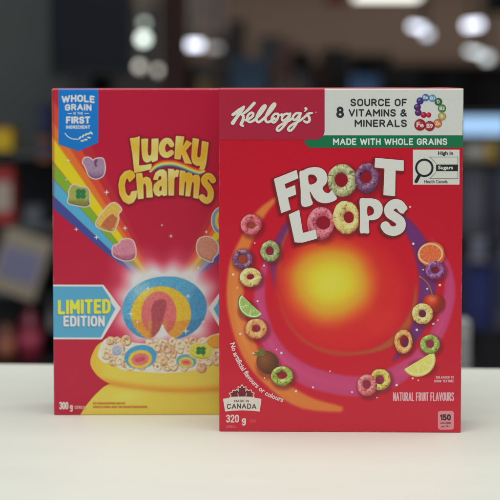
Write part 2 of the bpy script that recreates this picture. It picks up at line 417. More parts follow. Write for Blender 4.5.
def base_froot(X, Y):
    n = len(X); c = np.empty((n, 3)); c[:] = (180, 14, 38)
    # printed ground: crimson, with glare off the table painted in as pinker red towards the foot
    c = blend(c, sstep(330, 440, Y)*.8, (186, 34, 54))
    c = blend(c, np.exp(-(((X-345)/105)**2+((Y-285)/105)**2)**2)*.65, (190, 13, 34))
    warp = (vnoise(X, Y, 30, 3)-.5)*4
    for pts, wd, col, st in SPIRALS:
        p = catmull(pts, False, 4); ww = np.interp(np.linspace(0, 1, len(p)), np.linspace(0, 1, len(wd)), wd)
        d = sd_stroke(p, ww)(X, Y)
        a = (1-sstep(-3.2, 1.6, d+warp*.4))*st
        hl = (1-sstep(-11, -4, d))*.35
        cc = np.array(col, float)
        c = blend(c, a, cc); c = blend(c, a*hl*np.clip(.6+.4*np.sin(Y/23.), 0, 1), np.minimum(cc*1.15+22, 245))
    # glowing sunburst in the middle
    r = np.hypot((X-342)/1.05, (Y-292))
    c = blend(c, (1-sstep(50, 68, r)), (196, 30, 36))
    r2 = np.hypot((X-336)/1.15, Y-288)
    r2 = np.hypot((X-331)/1.12, Y-283); r2 = r2+(vnoise(X, Y, 16, 4)-.5)*3
    c = blend(c, (1-sstep(40, 56, r2)), (196, 44, 36)); c = blend(c, (1-sstep(28, 49, r2)), (220, 122, 36)); c = blend(c, (1-sstep(12, 40, r2)), (232, 190, 44)); c = blend(c, (1-sstep(0, 20, r2))*.5, (236, 210, 96))
    r3 = np.hypot((X-384)/1.3, (Y-322)/1.)
    c = blend(c, (1-sstep(6, 24, r3))*.25, (206, 60, 38))
    # printed drop shadows of the rings, fruit and title
    def dk(cx, cy, rx, ry, a):
        return a*(1-sstep(.82, 1.28, np.hypot((X-cx)/rx, (Y-cy)/ry)))
    for q in F_LOOPS+T_LOOPS:
        c = blend(c, dk(q[0]+1.4, q[1]+2.0, q[2]+1.5, q[3]+1.5, .55), (96, 14, 28))
    for (x, y, a, b) in ((430.8, 253.4, 14, 13), (433, 303, 11, 10), (422, 366, 14, 9), (247, 309, 10, 10), (267.4, 364, 12, 13)):
        c = blend(c, dk(x+1, y+1.8, a, b, .5), (96, 14, 28))
    d = TITLE(X+1.2, Y-1.6)
    c = blend(c, (1-sstep(-1, 4.2, d))*.75, (84, 16, 26))
    return c

A = lambda s, ox, oy: [(ox+x/s, oy+y/s) for x, y in []]
def tr(pts, s, ox, oy): return [(ox+x/s, oy+y/s) for x, y in pts]
sA = 500/70
f_F = sd_poly(soft_corners(tr([(28, 135), (190, 70), (203, 130), (105, 172), (113, 205), (179, 178), (187, 246), (128, 268), (148, 354), (80, 379)], sA, 270, 160), .6))
Rp = [(210, 90), (235, 75), (270, 58), (320, 50), (365, 58), (397, 85), (410, 128), (402, 165), (376, 197), (385, 222), (405, 235), (425, 232), (441, 214), (460, 244), (478, 272), (455, 293), (400, 308), (347, 298), (313, 268), (284, 222), (292, 268), (303, 317), (228, 328), (219, 210)]
f_R = sd_poly(catmull(tr(Rp, sA, 270, 160), True, 3), catmull(tr([(273, 113), (300, 103), (326, 115), (336, 140), (322, 163), (282, 173)], sA, 270, 160), True, 3))
f_L = sd_poly(soft_corners(tr([(55, 90), (120, 60), (143, 205), (222, 183), (232, 240), (95, 278)], 6.25, 280, 200), .6))
f_T = sd_poly(soft_corners(tr([(112, 43), (270, 57), (270, 116), (225, 113), (222, 256), (157, 250), (163, 102), (108, 97)], 5.556, 355, 150), .6))
f_P = sd_poly(catmull(tr([(27, 272), (60, 268), (98, 269), (132, 281), (152, 312), (150, 350), (130, 378), (100, 389), (78, 391), (77, 425), (77, 461), (52, 461), (28, 458), (27, 400), (27, 330)], 5.556, 355, 150), True, 4),
              catmull(tr([(69, 314), (90, 313), (104, 330), (103, 350), (90, 361), (69, 362)], 5.556, 355, 150), True, 3))
f_S = sd_stroke(catmull(tr([(264, 326), (243, 302), (212, 301), (189, 325), (193, 352), (224, 373), (252, 398), (250, 432), (219, 450), (185, 443), (168, 422)], 5.556, 355, 150), False, 4), 4.75)
f_S = inter(f_S, neg(sd_poly(np.array(tr([(272, 346), (300, 318), (330, 330), (300, 400)], 5.556, 355, 150)))), neg(sd_poly(np.array(tr([(130, 430), (150, 402), (172, 392), (150, 350), (100, 400)], 5.556, 355, 150)))))
TITLE = union(f_F, f_R, f_L, f_T, f_P, f_S)

def worn(face, fn, seed):
    def f(X, Y):
        c = fn(X, Y); x, z = face.local(X, Y)
        e = np.minimum(face.W/2-np.abs(x), np.minimum(z, face.H-z))*1000      # mm from the folded edge
        a = (1-sstep(.25, 1.0, e))*(.18+.75*sstep(.62, .82, vnoise(X, Y, 2.6, seed)*.6+vnoise(X, Y, 14, seed+1)*.5))
        cr = np.minimum(np.hypot(face.W/2-np.abs(x), z), np.hypot(face.W/2-np.abs(x), face.H-z))*1000
        a = np.maximum(a, (1-sstep(.8, 2.6, cr+1.2*vnoise(X, Y, 1.2, seed+4)))*.7)
        return blend(c, a*.5, (214, 170, 170))
    return f
art(FB, 'front_panel', lambda X, Y: FB.inside()(X, Y), worn(FB, base_froot, 3), (217.5, 86.5, 466, 435.5), 0, .55)
# header
clipw = FB.inside()
art(FB, 'white_banner', sd_rbox(300, 60, 500, 135.2), (197, 198, 193), (300, 86, 466, 137), 1, .6, clip=True)
art(FB, 'green_banner', sd_rbox(304.6, 120, 500, 147.6, 7.5), (16, 106, 66), (303, 119, 466, 149), 2, .5, clip=True, label='green strip reading MADE WITH WHOLE GRAINS')
art(FB, 'white_banner', sd_rbox(310, 60, 500, 135.3), (197, 198, 193), (309, 100, 466, 137), 3, .6, clip=True)
art(FB, 'brand_panel', sd_rbox(150, 40, 324.6, 139.6, 9), lambda X, Y: blend(np.tile(np.array((162., 30, 54)), (len(X), 1)), sstep(88, 140, Y)*.6, (156, 34, 60)), (217.5, 86, 327, 141), 4, .5, clip=True)
# brand script
def k1(p): return tr(p, 10, 228, 98)
def k2(p): return tr(p, 10, 268, 98)
ks = [(k1([(48, 168), (75, 150), (110, 124), (160, 88)]), [1.5, 1.7, 1.8, 1.2]), (k1([(150, 105), (118, 150), (82, 200), (48, 250)]), [1.6, 1.7, 1.7, 2.0]),
      (k1([(262, 52), (235, 82), (195, 124), (140, 165)]), [1.6, 1.6, 1.5, 1.0]), (k1([(130, 160), (152, 180), (150, 220), (132, 262), (152, 280)]), [1.2, 1.5, 1.6, 1.7, 1.0]),
      (k1([(178, 222), (215, 205), (248, 180), (250, 152), (226, 150), (198, 178), (192, 218), (214, 240), (245, 232), (275, 208)]), 1.25),
      (k1([(262, 222), (318, 170), (362, 112), (376, 80), (358, 78), (322, 120), (288, 185), (288, 230), (312, 240), (345, 215)]), 1.3),
      (k1([(340, 220), (405, 160), (455, 98), (472, 62), (452, 62), (410, 118), (376, 190), (380, 232), (408, 240), (440, 222), (465, 205)]), 1.3),
      (k2([(95, 160), (68, 160), (40, 195), (40, 235), (62, 244), (90, 215), (104, 175), (98, 158), (112, 172), (140, 165)]), 1.2),
      (k2([(210, 160), (172, 160), (142, 190), (142, 222), (165, 222), (200, 192), (222, 156), (200, 225), (155, 285), (112, 325), (88, 318), (102, 288), (150, 256), (210, 228), (240, 205)]), 1.2),
      (k2([(312, 150), (278, 155), (250, 185), (252, 215), (275, 216), (305, 185), (326, 152), (306, 215), (268, 280), (228, 325), (202, 318), (214, 288), (260, 256), (320, 226), (366, 190), (398, 158)]), 1.2),
      (k2([(440, 150), (408, 156), (395, 168), (412, 195), (414, 228), (388, 244), (362, 232)]), [1.0, 1.3, 1.3, 1.3, 1.3, 1.3, 1.1]),
      (k2([(376, 104), (384, 112), (366, 134)]), [1.3, 1.1, .5])]
fk = union(*[sd_stroke(catmull(p, False, 3), r if np.isscalar(r) else np.interp(np.linspace(0, 1, (len(p)-1)*3+1), np.linspace(0, 1, len(r)), r)) for p, r in ks])
art(FB, 'brand_shadow', grow(shift(fk, -.3, .5), .25), (112, 16, 40), (229, 99, 316, 134), 5, .4)
art(FB, 'brand_lettering', fk, (214, 204, 192), (229, 99, 316, 134), 6, .33, label='cream script brand name on dark red')
art(FB, 'registered_mark', sd_ell(315.8, 112.4, .9, .9), (200, 110, 120), (314, 111, 318, 114), 6, .3)
# header lettering
K = (44, 44, 48)
hd = [sign(FB, 'h', '8', (336.2, 106.6, 344.0, 118.0), K, 5, .105), sign(FB, 'h', 'SOURCE OF', (350.4, 98.8, 406.8, 106.2), K, 5, .095),
      sign(FB, 'h', 'VITAMINS &', (348.6, 109.2, 406.8, 116.6), K, 5, .095), sign(FB, 'h', 'MINERALS', (354.6, 119.6, 406.8, 127.0), K, 5, .095)]
joined('header_lettering', hd)
sign(FB, 'banner_lettering', 'MADE WITH WHOLE GRAINS', (333, 138.3, 447.2, 145.0), (214, 222, 214), 5, .1)
# swirl of mineral bubbles
bub = [(197, 250, 22, (172, 34, 44), ''), (155, 250, 25, (172, 24, 56), ''), (110, 230, 28, (84, 36, 98), ''), (103, 185, 29, (78, 38, 104), ''), (125, 133, 30, (58, 50, 122), ''),
       (172, 105, 30, (70, 112, 172), 'B6'), (228, 110, 30, (84, 148, 184), 'B1'), (278, 140, 32, (60, 96, 70), 'D'), (308, 195, 34, (80, 128, 66), 'B3'), (308, 262, 34, (172, 158, 88), 'A'),
       (272, 320, 36, (200, 108, 54), 'Zn'), (205, 342, 42, (156, 38, 44), 'B9'), (125, 332, 48, (160, 34, 40), 'Fe')]
for i, (x, y, r, col, tx) in enumerate(bub):
    X0 = 405+x/8.333; Y0 = 85+y/8.333; R = r/8.333
    def bc(X, Y, X0=X0, Y0=Y0, R=R, col=np.array(col, float)):
        c = np.tile(col, (len(X), 1)); q = np.hypot(X-X0, Y-Y0)/R
        c = c*(1.04-.25*q**2)[:, None]
        return blend(c, .4*np.exp(-(((X-X0+.3*R)/(.35*R))**2+((Y-Y0+.38*R)/(.3*R))**2)), (230, 230, 235))
    b = art(FB, 'mineral_bubble', sd_ell(X0, Y0, R, R), bc, (X0-R-1, Y0-R-1, X0+R+1, Y0+R+1), 4+.25*i, .35)
    if tx:
        hw = R*(.62 if len(tx) > 1 else .32)
        text(FB, 'bubble_lettering', tx, (X0-hw, Y0-R*.42, X0+hw, Y0+R*.42), (228, 224, 214), 4+.25*i+.15, .02, parent=b)
# warning label
art(FB, 'sugar_warning_label', sd_rbox(412.9, 149.7, 459.5, 184.6), (198, 198, 190), (412, 149, 461, 186), 1, .6)
def L8(x, y): return (405+x/8.333, 145+y/8.333)
gl = [art(FB, 'g', inter(sd_ell(*L8(160, 190), 9.2, 9.2), neg(sd_ell(*L8(160, 190), 7.1, 7.1))), (32, 32, 34), (414, 158, 434.5, 178), 3, .4),
      art(FB, 'g', sd_stroke([L8(120, 250), L8(92, 303)], 1.65), (32, 32, 34), (413, 173, 421.5, 184), 3.2, .35),
      art(FB, 'g', sd_rbox(*L8(258, 163), *L8(440, 217)), (34, 34, 36), (435, 164, 459, 172), 3, .6)]
for p in ([(205, 100), (440, 100)], [(440, 100), (440, 278)], [(205, 278), (440, 278)], [(205, 98), (258, 152)], [(205, 280), (258, 228)]):
    a, b = L8(*p[0]), L8(*p[1])
    gl.append(art(FB, 'g', sd_stroke([a, b], .28), (120, 120, 116), (min(a[0], b[0])-1, min(a[1], b[1])-1, max(a[0], b[0])+1, max(a[1], b[1])+1), 2, .22))
joined('magnifier_symbol', gl)
joined('label_lettering', [text(FB, 'l', 'High in', (*L8(275, 52), *L8(400, 92)), K, 4, .03), text(FB, 'l', 'Health Canada', (*L8(160, 290), *L8(355, 318)), (70, 70, 70), 4, .012),
       text(FB, 'l', 'Sugars', (*L8(275, 172), *L8(400, 212)), (205, 205, 198), 4, .025)])
# title
for i, q in enumerate(T_LOOPS):
    loop_art(FB, *q[:9], level=2+i*.3, seed=20+i, rot=q[9], name='title_ring')
art(FB, 'title_outline', grow(shift(TITLE, -.5, .7), .9), (112, 36, 34), (270, 154, 412, 242), 4, .28)
art(FB, 'title_lettering', TITLE, (203, 202, 196), (270, 154, 412, 242), 5, .24, label='tilted white block title letters')
art(FB, 'registered_mark', sd_ell(410, 206.8, 1, 1), (222, 190, 184), (408, 205, 412, 209), 3, .3)
# scattered rings
for i, q in enumerate(F_LOOPS):
    loop_art(FB, *q, level=2.2 if i != 7 else 2.0, seed=60+i*3)
# orange slice
def orange_col(X, Y):
    x = (X-430.4)/12.2; y = (Y-253.8)/10.4; r = np.hypot(x, y); th = np.arctan2(y, x)
    c = np.tile(np.array((214., 92, 50)), (len(X), 1))
    c = blend(c, (vnoise(X, Y, 1.5, 3)-.3)*.6, (226, 128, 84))
    ray = np.abs(np.sin(th*5+.4)); c = blend(c, (1-sstep(.0, .22, ray))*sstep(.1, .2, r)*.75, (232, 170, 130))
    c = blend(c, sstep(.84, .93, r), (230, 180, 140)); c = blend(c, sstep(1.0, 1.06, r), (208, 98, 34))
    return c
art(FB, 'printed_orange_half', union(sd_ell(430.8, 253.4, 13.6, 11.4, -.35), sd_ell(432.5, 256.2, 12.4, 10.6, -.35)), lambda X, Y: blend(orange_col(X, Y), (sd_ell(430.6, 253.2, 13.2, 11.2, -.35)(X, Y) > 0)*1., (196, 84, 32)), (415, 240, 448, 270), 2, .4)
# cherry
def cherry_col(X, Y):
    c = np.tile(np.array((200., 56, 38)), (len(X), 1))
    c = c*(1.05-.4*sstep(0, 12, np.hypot(X-431, Y-300)))[:, None]
    return blend(c, .7*np.exp(-(((X-432)/4)**2+((Y-299)/3)**2)), (226, 130, 84))
ch = art(FB, 'printed_cherry', union(sd_ell(430.5, 303.5, 8.5, 9.3), sd_ell(437, 303, 8.2, 9)), cherry_col, (420, 292, 447, 314), 2, .4)
art(FB, 'cherry_stem', sd_stroke(catmull([(419.9, 276.6), (425, 280.5), (429.8, 287), (432.8, 297)], False, 4), [1.1]+[.55]*12), (150, 98, 52), (417, 274, 435, 299), 2.5, .3, parent=ch)
# lime and lemon wedges
def wedge(cx, cy, R, rot, rind, flesh, name, sq=.82):
    ca, sa = cos(rot), sin(rot)
    def uv(X, Y):
        x = (X-cx)*ca+(Y-cy)*sa; y = -(X-cx)*sa+(Y-cy)*ca
        return x, y/sq
    sd = lambda X, Y: np.maximum(np.hypot(*uv(X, Y))-R, -uv(X, Y)[1])*.95
    def cf(X, Y):
        x, y = uv(X, Y); r = np.hypot(x, y)/R; th = np.arctan2(y, x)
        c = np.tile(np.array(flesh, float), (len(X), 1)); c = blend(c, (vnoise(X, Y, 1.2, 8)-.3)*.5, (240, 236, 170))
        c = blend(c, (1-sstep(.05, .3, np.abs(np.sin(th*3))))*sstep(.1, .2, r)*.6, (226, 226, 178))
        c = blend(c, sstep(.80, .86, r), (222, 220, 176)); c = blend(c, sstep(.90, .94, r), rind)
        return c
    return art(FB, name, sd, cf, (cx-R-1, cy-R-1, cx+R+1, cy+R+1), 2, .4)
wedge(251.6, 304.4, 14.8, radians(43), (66, 118, 46), (134, 168, 84), 'printed_lime_wedge', .86)
wedge(418.6, 360.4, 17.2, radians(-31), (200, 178, 52), (210, 194, 96), 'printed_lemon_wedge', .92)
# pineapple
def pine_col(X, Y):
    a = np.abs(np.sin((X+Y*.9)*1.15)); b = np.abs(np.sin((X-Y*.9)*1.15))
    c = np.tile(np.array((134., 78, 40)), (len(X), 1)); c = blend(c, 1-sstep(0, .45, np.minimum(a, b)), (66, 34, 26))
    return c*(1.12-.4*np.hypot((X-264)/12, (Y-359)/13))[:, None]
pn = art(FB, 'printed_pineapple', sd_ell(267.6, 362.4, 10.6, 12.2, -.6), pine_col, (254, 348, 281, 377), 2, .35)
lv = [sd_stroke([(263, 354), (258+dx, 349+dy)], [1.7, .2]) for dx, dy in ((-4, 3), (-1.5, -1), (2, -3.5), (4.5, -1.8), (-4.8, 6), (0, 1), (7, 1))]
art(FB, 'pineapple_crown', union(*lv), lambda X, Y: blend(np.tile(np.array((84., 92, 42)), (len(X), 1)), vnoise(X, Y, 1.5, 4)*.7, (120, 126, 52)), (250, 343, 270, 362), 2.4, .3, parent=pn)
# sparkle dots
dots = [(254.8, 243), (264, 265.4), (233.2, 274.4), (237.4, 287.8), (257.6, 301), (240.2, 333.8), (276.6, 349.3), (253.4, 353), (281.4, 352.8), (264.6, 378), (313, 387.2), (413.2, 243.6), (423, 269.6), (427.2, 288.7), (439.8, 285), (437.8, 320), (433, 324), (416.8, 329.7), (418.2, 380.2), (412.6, 378.2), (396.6, 385), (377, 397.6), (433.6, 323.6), (296, 391), (330, 371), (352, 392)]
for i, (x, y) in enumerate(dots): art(FB, 'sparkle_dot', sd_ell(x, y, .75+.5*((i*7) % 3)/2, .75+.5*((i*7) % 3)/2), (232, 190, 186), (x-2, y-2, x+2, y+2), 1.5, .3)
# arc of lettering
arc = catmull([(230.2, 343.5), (234, 355.5), (241.5, 370), (252, 383.5), (265.5, 395), (282.5, 402)], False, 30)
al = np.concatenate([[0], np.cumsum(np.hypot(*np.diff(arc, axis=0).T))])
vA, fA = glyph_mesh('No artificial flavours or colours', .024)
mn, mx = vA.min(0), vA.max(0); total = al[-1]
s_ = (vA[:, 0]-mn[0])/(mx[0]-mn[0])*total; hh = (vA[:, 1])/(mx[1])*4.9
px_ = np.interp(s_, al, arc[:, 0]); py_ = np.interp(s_, al, arc[:, 1])
tx_ = np.interp(s_+.5, al, arc[:, 0])-np.interp(s_-.5, al, arc[:, 0]); ty_ = np.interp(s_+.5, al, arc[:, 1])-np.interp(s_-.5, al, arc[:, 1])
tl = np.hypot(tx_, ty_); tx_ /= tl; ty_ /= tl
VA = FB.verts(px_+ty_*hh, py_-tx_*hh, 3)
mesh_from('slogan_lettering', VA, fA, INK, FB.root, FB.albedo(np.tile(np.array((226., 196, 192)), (len(VA), 1))))
# made in Canada badge
def B8(x, y): return (215+x/8.333, 375+y/8.333)
leafpts = [(225, 84), (238, 108), (256, 100), (252, 140), (268, 122), (276, 134), (300, 126), (304, 146), (324, 152), (312, 166), (324, 190), (224, 186), (126, 192), (138, 168), (122, 154), (146, 146), (150, 128), (172, 134), (182, 122), (200, 140), (194, 100), (212, 108)]
leaf = sd_poly(np.array(tr(leafpts, 8.333, 215, 375)))
plq = [(68, 200), (98, 193), (160, 188), (228, 186), (300, 188), (358, 193), (386, 200), (372, 303), (300, 296), (228, 293), (150, 296), (85, 303)]
plaque = sd_poly(np.array(tr(plq, 8.333, 215, 375)))
bd = art(FB, 'maple_leaf_badge', union(grow(plaque, .1), grow(leaf, .75)), (206, 196, 186), (221, 382, 263, 413), 2, .3)
art(FB, 'maple_leaf', inter(leaf, neg(grow(plaque, .9)), neg(union(sd_stroke([B8(190, 150), B8(196, 186)], .3), sd_stroke([B8(262, 150), B8(256, 186)], .3)))), (104, 26, 36), (229, 384, 255, 400), 3, .28, parent=bd)
wv = lambda X, Y: (X, Y-.6*(1-((X-242)/19)**2))
joined('badge_lettering', [sign(FB, 'b', 'MADE IN', (*B8(160, 211), *B8(282, 231)), (88, 60, 60), 3, .1, warp=wv), sign(FB, 'b', 'CANADA', (*B8(100, 242), *B8(345, 285)), (70, 62, 62), 3, .09, warp=wv)])
joined('weight_lettering', [sign(FB, 'b', '320', (*B8(92, 330), *B8(200, 396)), (226, 192, 190), 2, .085), sign(FB, 'b', 'g', (*B8(222, 348), *B8(258, 412)), (226, 192, 190), 2, .1)])
sign(FB, 'small_lettering', 'GDH', (*B8(292, 370), *B8(342, 394)), (206, 84, 98), 2, .07); sign(FB, 'small_lettering', 'CEREAL', (*B8(92, 420), *B8(176, 442)), (208, 96, 108), 2, .08)
joined('texture_note', [sign(FB, 'b', 'ENLARGED TO', (435.9, 376, 454, 378.5), (222, 170, 176), 2, .09), sign(FB, 'b', 'SHOW TEXTURE', (434, 379.7, 454, 382.3), (222, 170, 176), 2, .09)])
sign(FB, 'flavour_lettering', 'NATURAL FRUIT FLAVOURS', (393, 392.2, 454, 401), (216, 166, 172), 2, .06, gap=.3, step=.2)
art(FB, 'calorie_badge', inter(sd_rbox(437.9, 410.8, 453.9, 429.6, 2.6)), (206, 130, 138), (437, 410, 455, 431), 2, .4)
joined('calorie_lettering', [sign(FB, 'b', '150', (440, 414.2, 450.8, 420.4), (40, 28, 34), 3, .11), text(FB, 'b', 'CALORIES', (440, 421.8, 451, 424), (60, 34, 40), 3, .02), text(FB, 'b', 'per 39 g', (441.5, 425.3, 449.6, 427.8), (60, 34, 40), 3, .02)])

# ------------------------------------------------------------------ MARSHMALLOW CARTON
W2 = .1940; H2 = .2756; D2 = .052; rz2 = radians(.45)
lx, ly = -.1660, .0548
bx2 = lx+cos(rz2)*W2/2-sin(rz2)*D2/2; by2 = ly+sin(rz2)*W2/2+cos(rz2)*D2/2
mallow_box = empty('cereal_box', (bx2, by2, 0), rz2, label='dark red cereal box standing behind at the left, with yellow title, rainbow and golden bowl', cat='cereal box', group='cereal boxes on the white counter')
LB = Face(mallow_box, (bx2, by2, 0), rz2, W2, H2, D2, .60)
carton_body(LB, (164, 24, 50), .0003)
VX, VY = 172., 308.
def base_lucky(X, Y):
    n = len(X); c = np.empty((n, 3)); c[:] = (164, 20, 50)
    def bands(c, sgn):
        vx = VX if sgn > 0 else 334-VX
        dy = np.minimum(Y-VY, -.01); m = sgn*(X-vx)/dy
        up = Y < VY
        wob = 0
        edges = [(.50, (168, 52, 46)), (.57, (190, 66, 46)), (.635, (204, 104, 42)), (.696, (218, 182, 30)), (.815, (112, 152, 44)), (.92, (74, 152, 186)), (1.06, (58, 66, 132)), (1.195, None)]
        for k in range(len(edges)-1):
            a = sstep(edges[k][0]-.012, edges[k][0]+.012, m)*(1-sstep(edges[k+1][0]-.012, edges[k+1][0]+.012, m))
            fade = 1.0
            if k == 0: fade = .55
            c = blend(c, a*up*fade, edges[k][1])
        return c
    c = bands(c, 1); c = bands(c, -1)
    # glow round the big marshmallow
    r = np.hypot((X-166)/1.18, (Y-304)); th = np.arctan2(Y-304, X-166)
    spk = 4*np.cos(th*4)+3*np.cos(th*12+1)
    c = blend(c, (1-sstep(34, 66, r+spk))*.6, (208, 112, 130)); c = blend(c, (1-sstep(28, 50, r+spk*.6)), (224, 214, 212))
    # darker margin on the left, printed drop shadow of the title
    c = blend(c, (1-sstep(.5, 2.2, X-53.2))*.45, (128, 40, 50))
    c = blend(c, .35*(1-sstep(0, 5, TITLE2(X-.6, Y-.8))), (96, 14, 34))
    return c

# lettering of the title
def q1(p): return tr(p, 11.11, 128, 132)
def q2(p): return tr(p, 11.11, 168, 132)
def q3(p): return tr(p, 10, 115, 160)
def q4(p): return tr(p, 9.09, 165, 160)
def poly_c(p, n=3): return sd_poly(catmull(p, True, n))
def poly_s(p, r=.5): return sd_poly(soft_corners(p, r))
lk = [poly_s(q1([(22, 68), (78, 64), (131, 46), (126, 180), (122, 372), (190, 366), (262, 352), (264, 412), (180, 432), (72, 455), (50, 250)])),
      poly_s(q1([(148, 76), (224, 72), (218, 200), (222, 250), (240, 268), (257, 250), (262, 200), (262, 75), (340, 71), (336, 200), (330, 315), (268, 338), (262, 312), (240, 332), (208, 342), (176, 322), (160, 285), (152, 200)]), .8),
      sd_stroke(catmull([(171.6, 144.6), (169.2, 141.1), (165.6, 141.0), (162.7, 144.5), (162.0, 149.5), (163.6, 153.6), (167.2, 155.0), (171.3, 152.6)], False, 3), np.interp(np.linspace(0, 1, 22), [0, .3, .6, 1], [2.6, 3.0, 3.2, 2.6])),
      poly_s(q2([(88, 42), (182, 50), (162, 165), (206, 90), (268, 125), (197, 208), (268, 357), (185, 345), (150, 240), (138, 305), (72, 298)])),
      poly_s(q2([(275, 65), (346, 78), (330, 180), (322, 268), (344, 290), (364, 266), (370, 190), (378, 98), (452, 115), (440, 220), (425, 345), (410, 405), (372, 445), (325, 464), (298, 442), (342, 418), (364, 374), (318, 374), (275, 345), (260, 285), (266, 180)]), .8)]
ch_ = [poly_s(q3([(205, 165), (187, 118), (150, 98), (95, 115), (50, 170), (35, 250), (45, 340), (80, 410), (135, 442), (185, 425), (215, 375), (222, 303), (160, 315), (155, 348), (132, 360), (108, 325), (98, 250), (110, 195), (128, 178), (145, 225)]), 1.0),
       poly_s(q3([(210, 135), (272, 128), (280, 182), (312, 165), (350, 180), (370, 230), (379, 372), (315, 376), (313, 265), (300, 228), (283, 245), (288, 385), (230, 391)]), .7),
       sd_poly(soft_corners([(153, 179.6), (155.5, 172.5), (159.3, 169.6), (163.5, 169.2), (166.6, 171.6), (167.2, 178), (167.2, 195.2), (163.0, 196), (162.4, 194.4), (158.8, 196.6), (155, 194.6), (153.2, 190), (154, 184.6), (158.2, 180.6), (161.4, 179.4), (161.4, 176.2), (159.8, 175.6), (158.4, 177), (158.2, 180)], .8), soft_corners([(161.8, 185.2), (159.6, 187), (159.2, 190.2), (160.3, 191.4), (161.8, 189.8)], .5)),
       poly_s(q4([(28, 78), (82, 82), (86, 100), (108, 86), (130, 92), (118, 155), (96, 152), (85, 172), (82, 322), (32, 322)])),
       poly_s(q4([(135, 92), (186, 100), (186, 122), (215, 107), (245, 122), (252, 146), (282, 125), (310, 138), (320, 175), (303, 352), (257, 342), (264, 215), (255, 190), (245, 208), (228, 330), (184, 327), (195, 210), (186, 185), (178, 210), (170, 322), (128, 318)])),
       sd_stroke(catmull(q4([(435, 182), (412, 150), (383, 146), (358, 172), (364, 208), (395, 245), (416, 290), (410, 345), (382, 370), (352, 356), (336, 338)]), False, 3), 3.05)]
TITLE2 = union(*lk, *ch_)
art(LB, 'front_panel', lambda X, Y: LB.inside()(X, Y), worn(LB, base_lucky, 12), (51.5, 86.5, 284, 416.8), 0, .5)

def gold(X, Y):
    t = np.clip((vnoise(X*1.0, Y*.7, 11, 2)*.7+.6*np.exp(-((X-160)/26)**2)-.2+.25*np.sin(Y/5.)), 0, 1)
    c = np.tile(np.array((206., 156, 36)), (len(X), 1)); c = blend(c, t, (204, 192, 122))
    d = TITLE2(X, Y)
    return blend(c, sstep(-1.0, -.2, d)*.5, (226, 196, 130))
bb2 = (116, 134, 218, 210)
art(LB, 'title_outline', grow(shift(TITLE2, -.2, .5), 1.1), (122, 24, 30), bb2, 4, .28)
art(LB, 'title_lettering', TITLE2, gold, bb2, 5, .22, label='yellow hand-drawn title letters')
rp = catmull([(150.6, 171.2), (156, 166.2), (164, 163.4), (174, 163.4), (184, 166.4), (193, 170.2), (199.5, 172.0), (204.5, 170.8)], False, 5)
def rain_col(X, Y):
    yc = np.interp(X, rp[:, 0], rp[:, 1]); v = (Y-yc)
    c = np.tile(np.array((190., 62, 40)), (len(X), 1))
    for e, cc in ((-1.7, (216, 160, 50)), (-.2, (206, 190, 110)), (1.2, (96, 148, 130)), (2.4, (44, 84, 134))): c = blend(c, sstep(e-.35, e+.35, v), cc)
    return c
art(LB, 'title_rainbow', sd_stroke(rp, np.interp(np.linspace(0, 1, len(rp)), [0, .2, .8, 1], [1.2, 3.5, 3.3, .8])), rain_col, (148, 157, 208, 178), 6, .35)
# whole grain shield
sh = sd_poly(np.array([(58.6, 80), (98.4, 80), (98.2, 142.6), (78.4, 151.2), (58.4, 144.2)]))
sd_ = art(LB, 'whole_grain_shield', sh, lambda X, Y: blend(np.tile(np.array((18., 108, 184)), (len(X), 1)), sstep(110, 150, Y)*.5, (20, 98, 170)), (57, 86, 100, 153), 2, .45, clip=True, label='blue pennant reading WHOLE GRAIN IS THE FIRST INGREDIENT')
def C8(x, y): return (50+x/8.333, 85+y/8.333)
wc = (208, 214, 210)
arch = lambda X, Y: (X, Y+1.0*((X-78)/16)**2-1.0)
tl_ = [sign(LB, 'w', 'WHOLE', (*C8(97, 86), *C8(373, 146)), wc, 3, .115, warp=lambda X, Y: (X, Y-1.4*(1-((X-78)/17)**2)+.8)), sign(LB, 'w', 'GRAIN', (*C8(125, 160), *C8(346, 214)), wc, 3, .115, warp=lambda X, Y: (X, Y-.8*(1-((X-78)/14)**2)+.4)),
       sign(LB, 'w', 'IS THE', (*C8(195, 226), *C8(275, 246)), wc, 3, .09), sign(LB, 'w', 'FIRST', (*C8(134, 262), *C8(335, 322)), wc, 3, .12), sign(LB, 'w', 'INGREDIENT', (*C8(134, 337), *C8(335, 365)), wc, 3, .1)]
for a, b in ((148, 180), (290, 322)): tl_.append(art(LB, 'w', sd_stroke([C8(a, 237), C8(b, 237)], .28), wc, (*C8(a-10, 228), *C8(b+10, 246)), 3, .2))
joined('shield_lettering', tl_, None)
for o in [o for o in COL.objects if o.name == 'shield_lettering']: o.parent = sd_
wh = [sd_stroke(catmull([C8(126, 402), C8(150, 430), C8(185, 448), C8(235, 452)], False, 4), .45)]
for (x, y, a) in ((250, 440, .9), (275, 425, 1.0), (300, 412, .8), (325, 404, .5), (270, 465, .1), (298, 455, 0), (325, 438, -.2), (345, 400, -.9)):
    X0, Y0 = C8(x, y); wh.append(sd_ell(X0, Y0, 1.9, .85, -a))
art(LB, 'wheat_symbol', union(*wh), (190, 196, 180), (64, 128, 94, 144), 3, .3, parent=sd_)

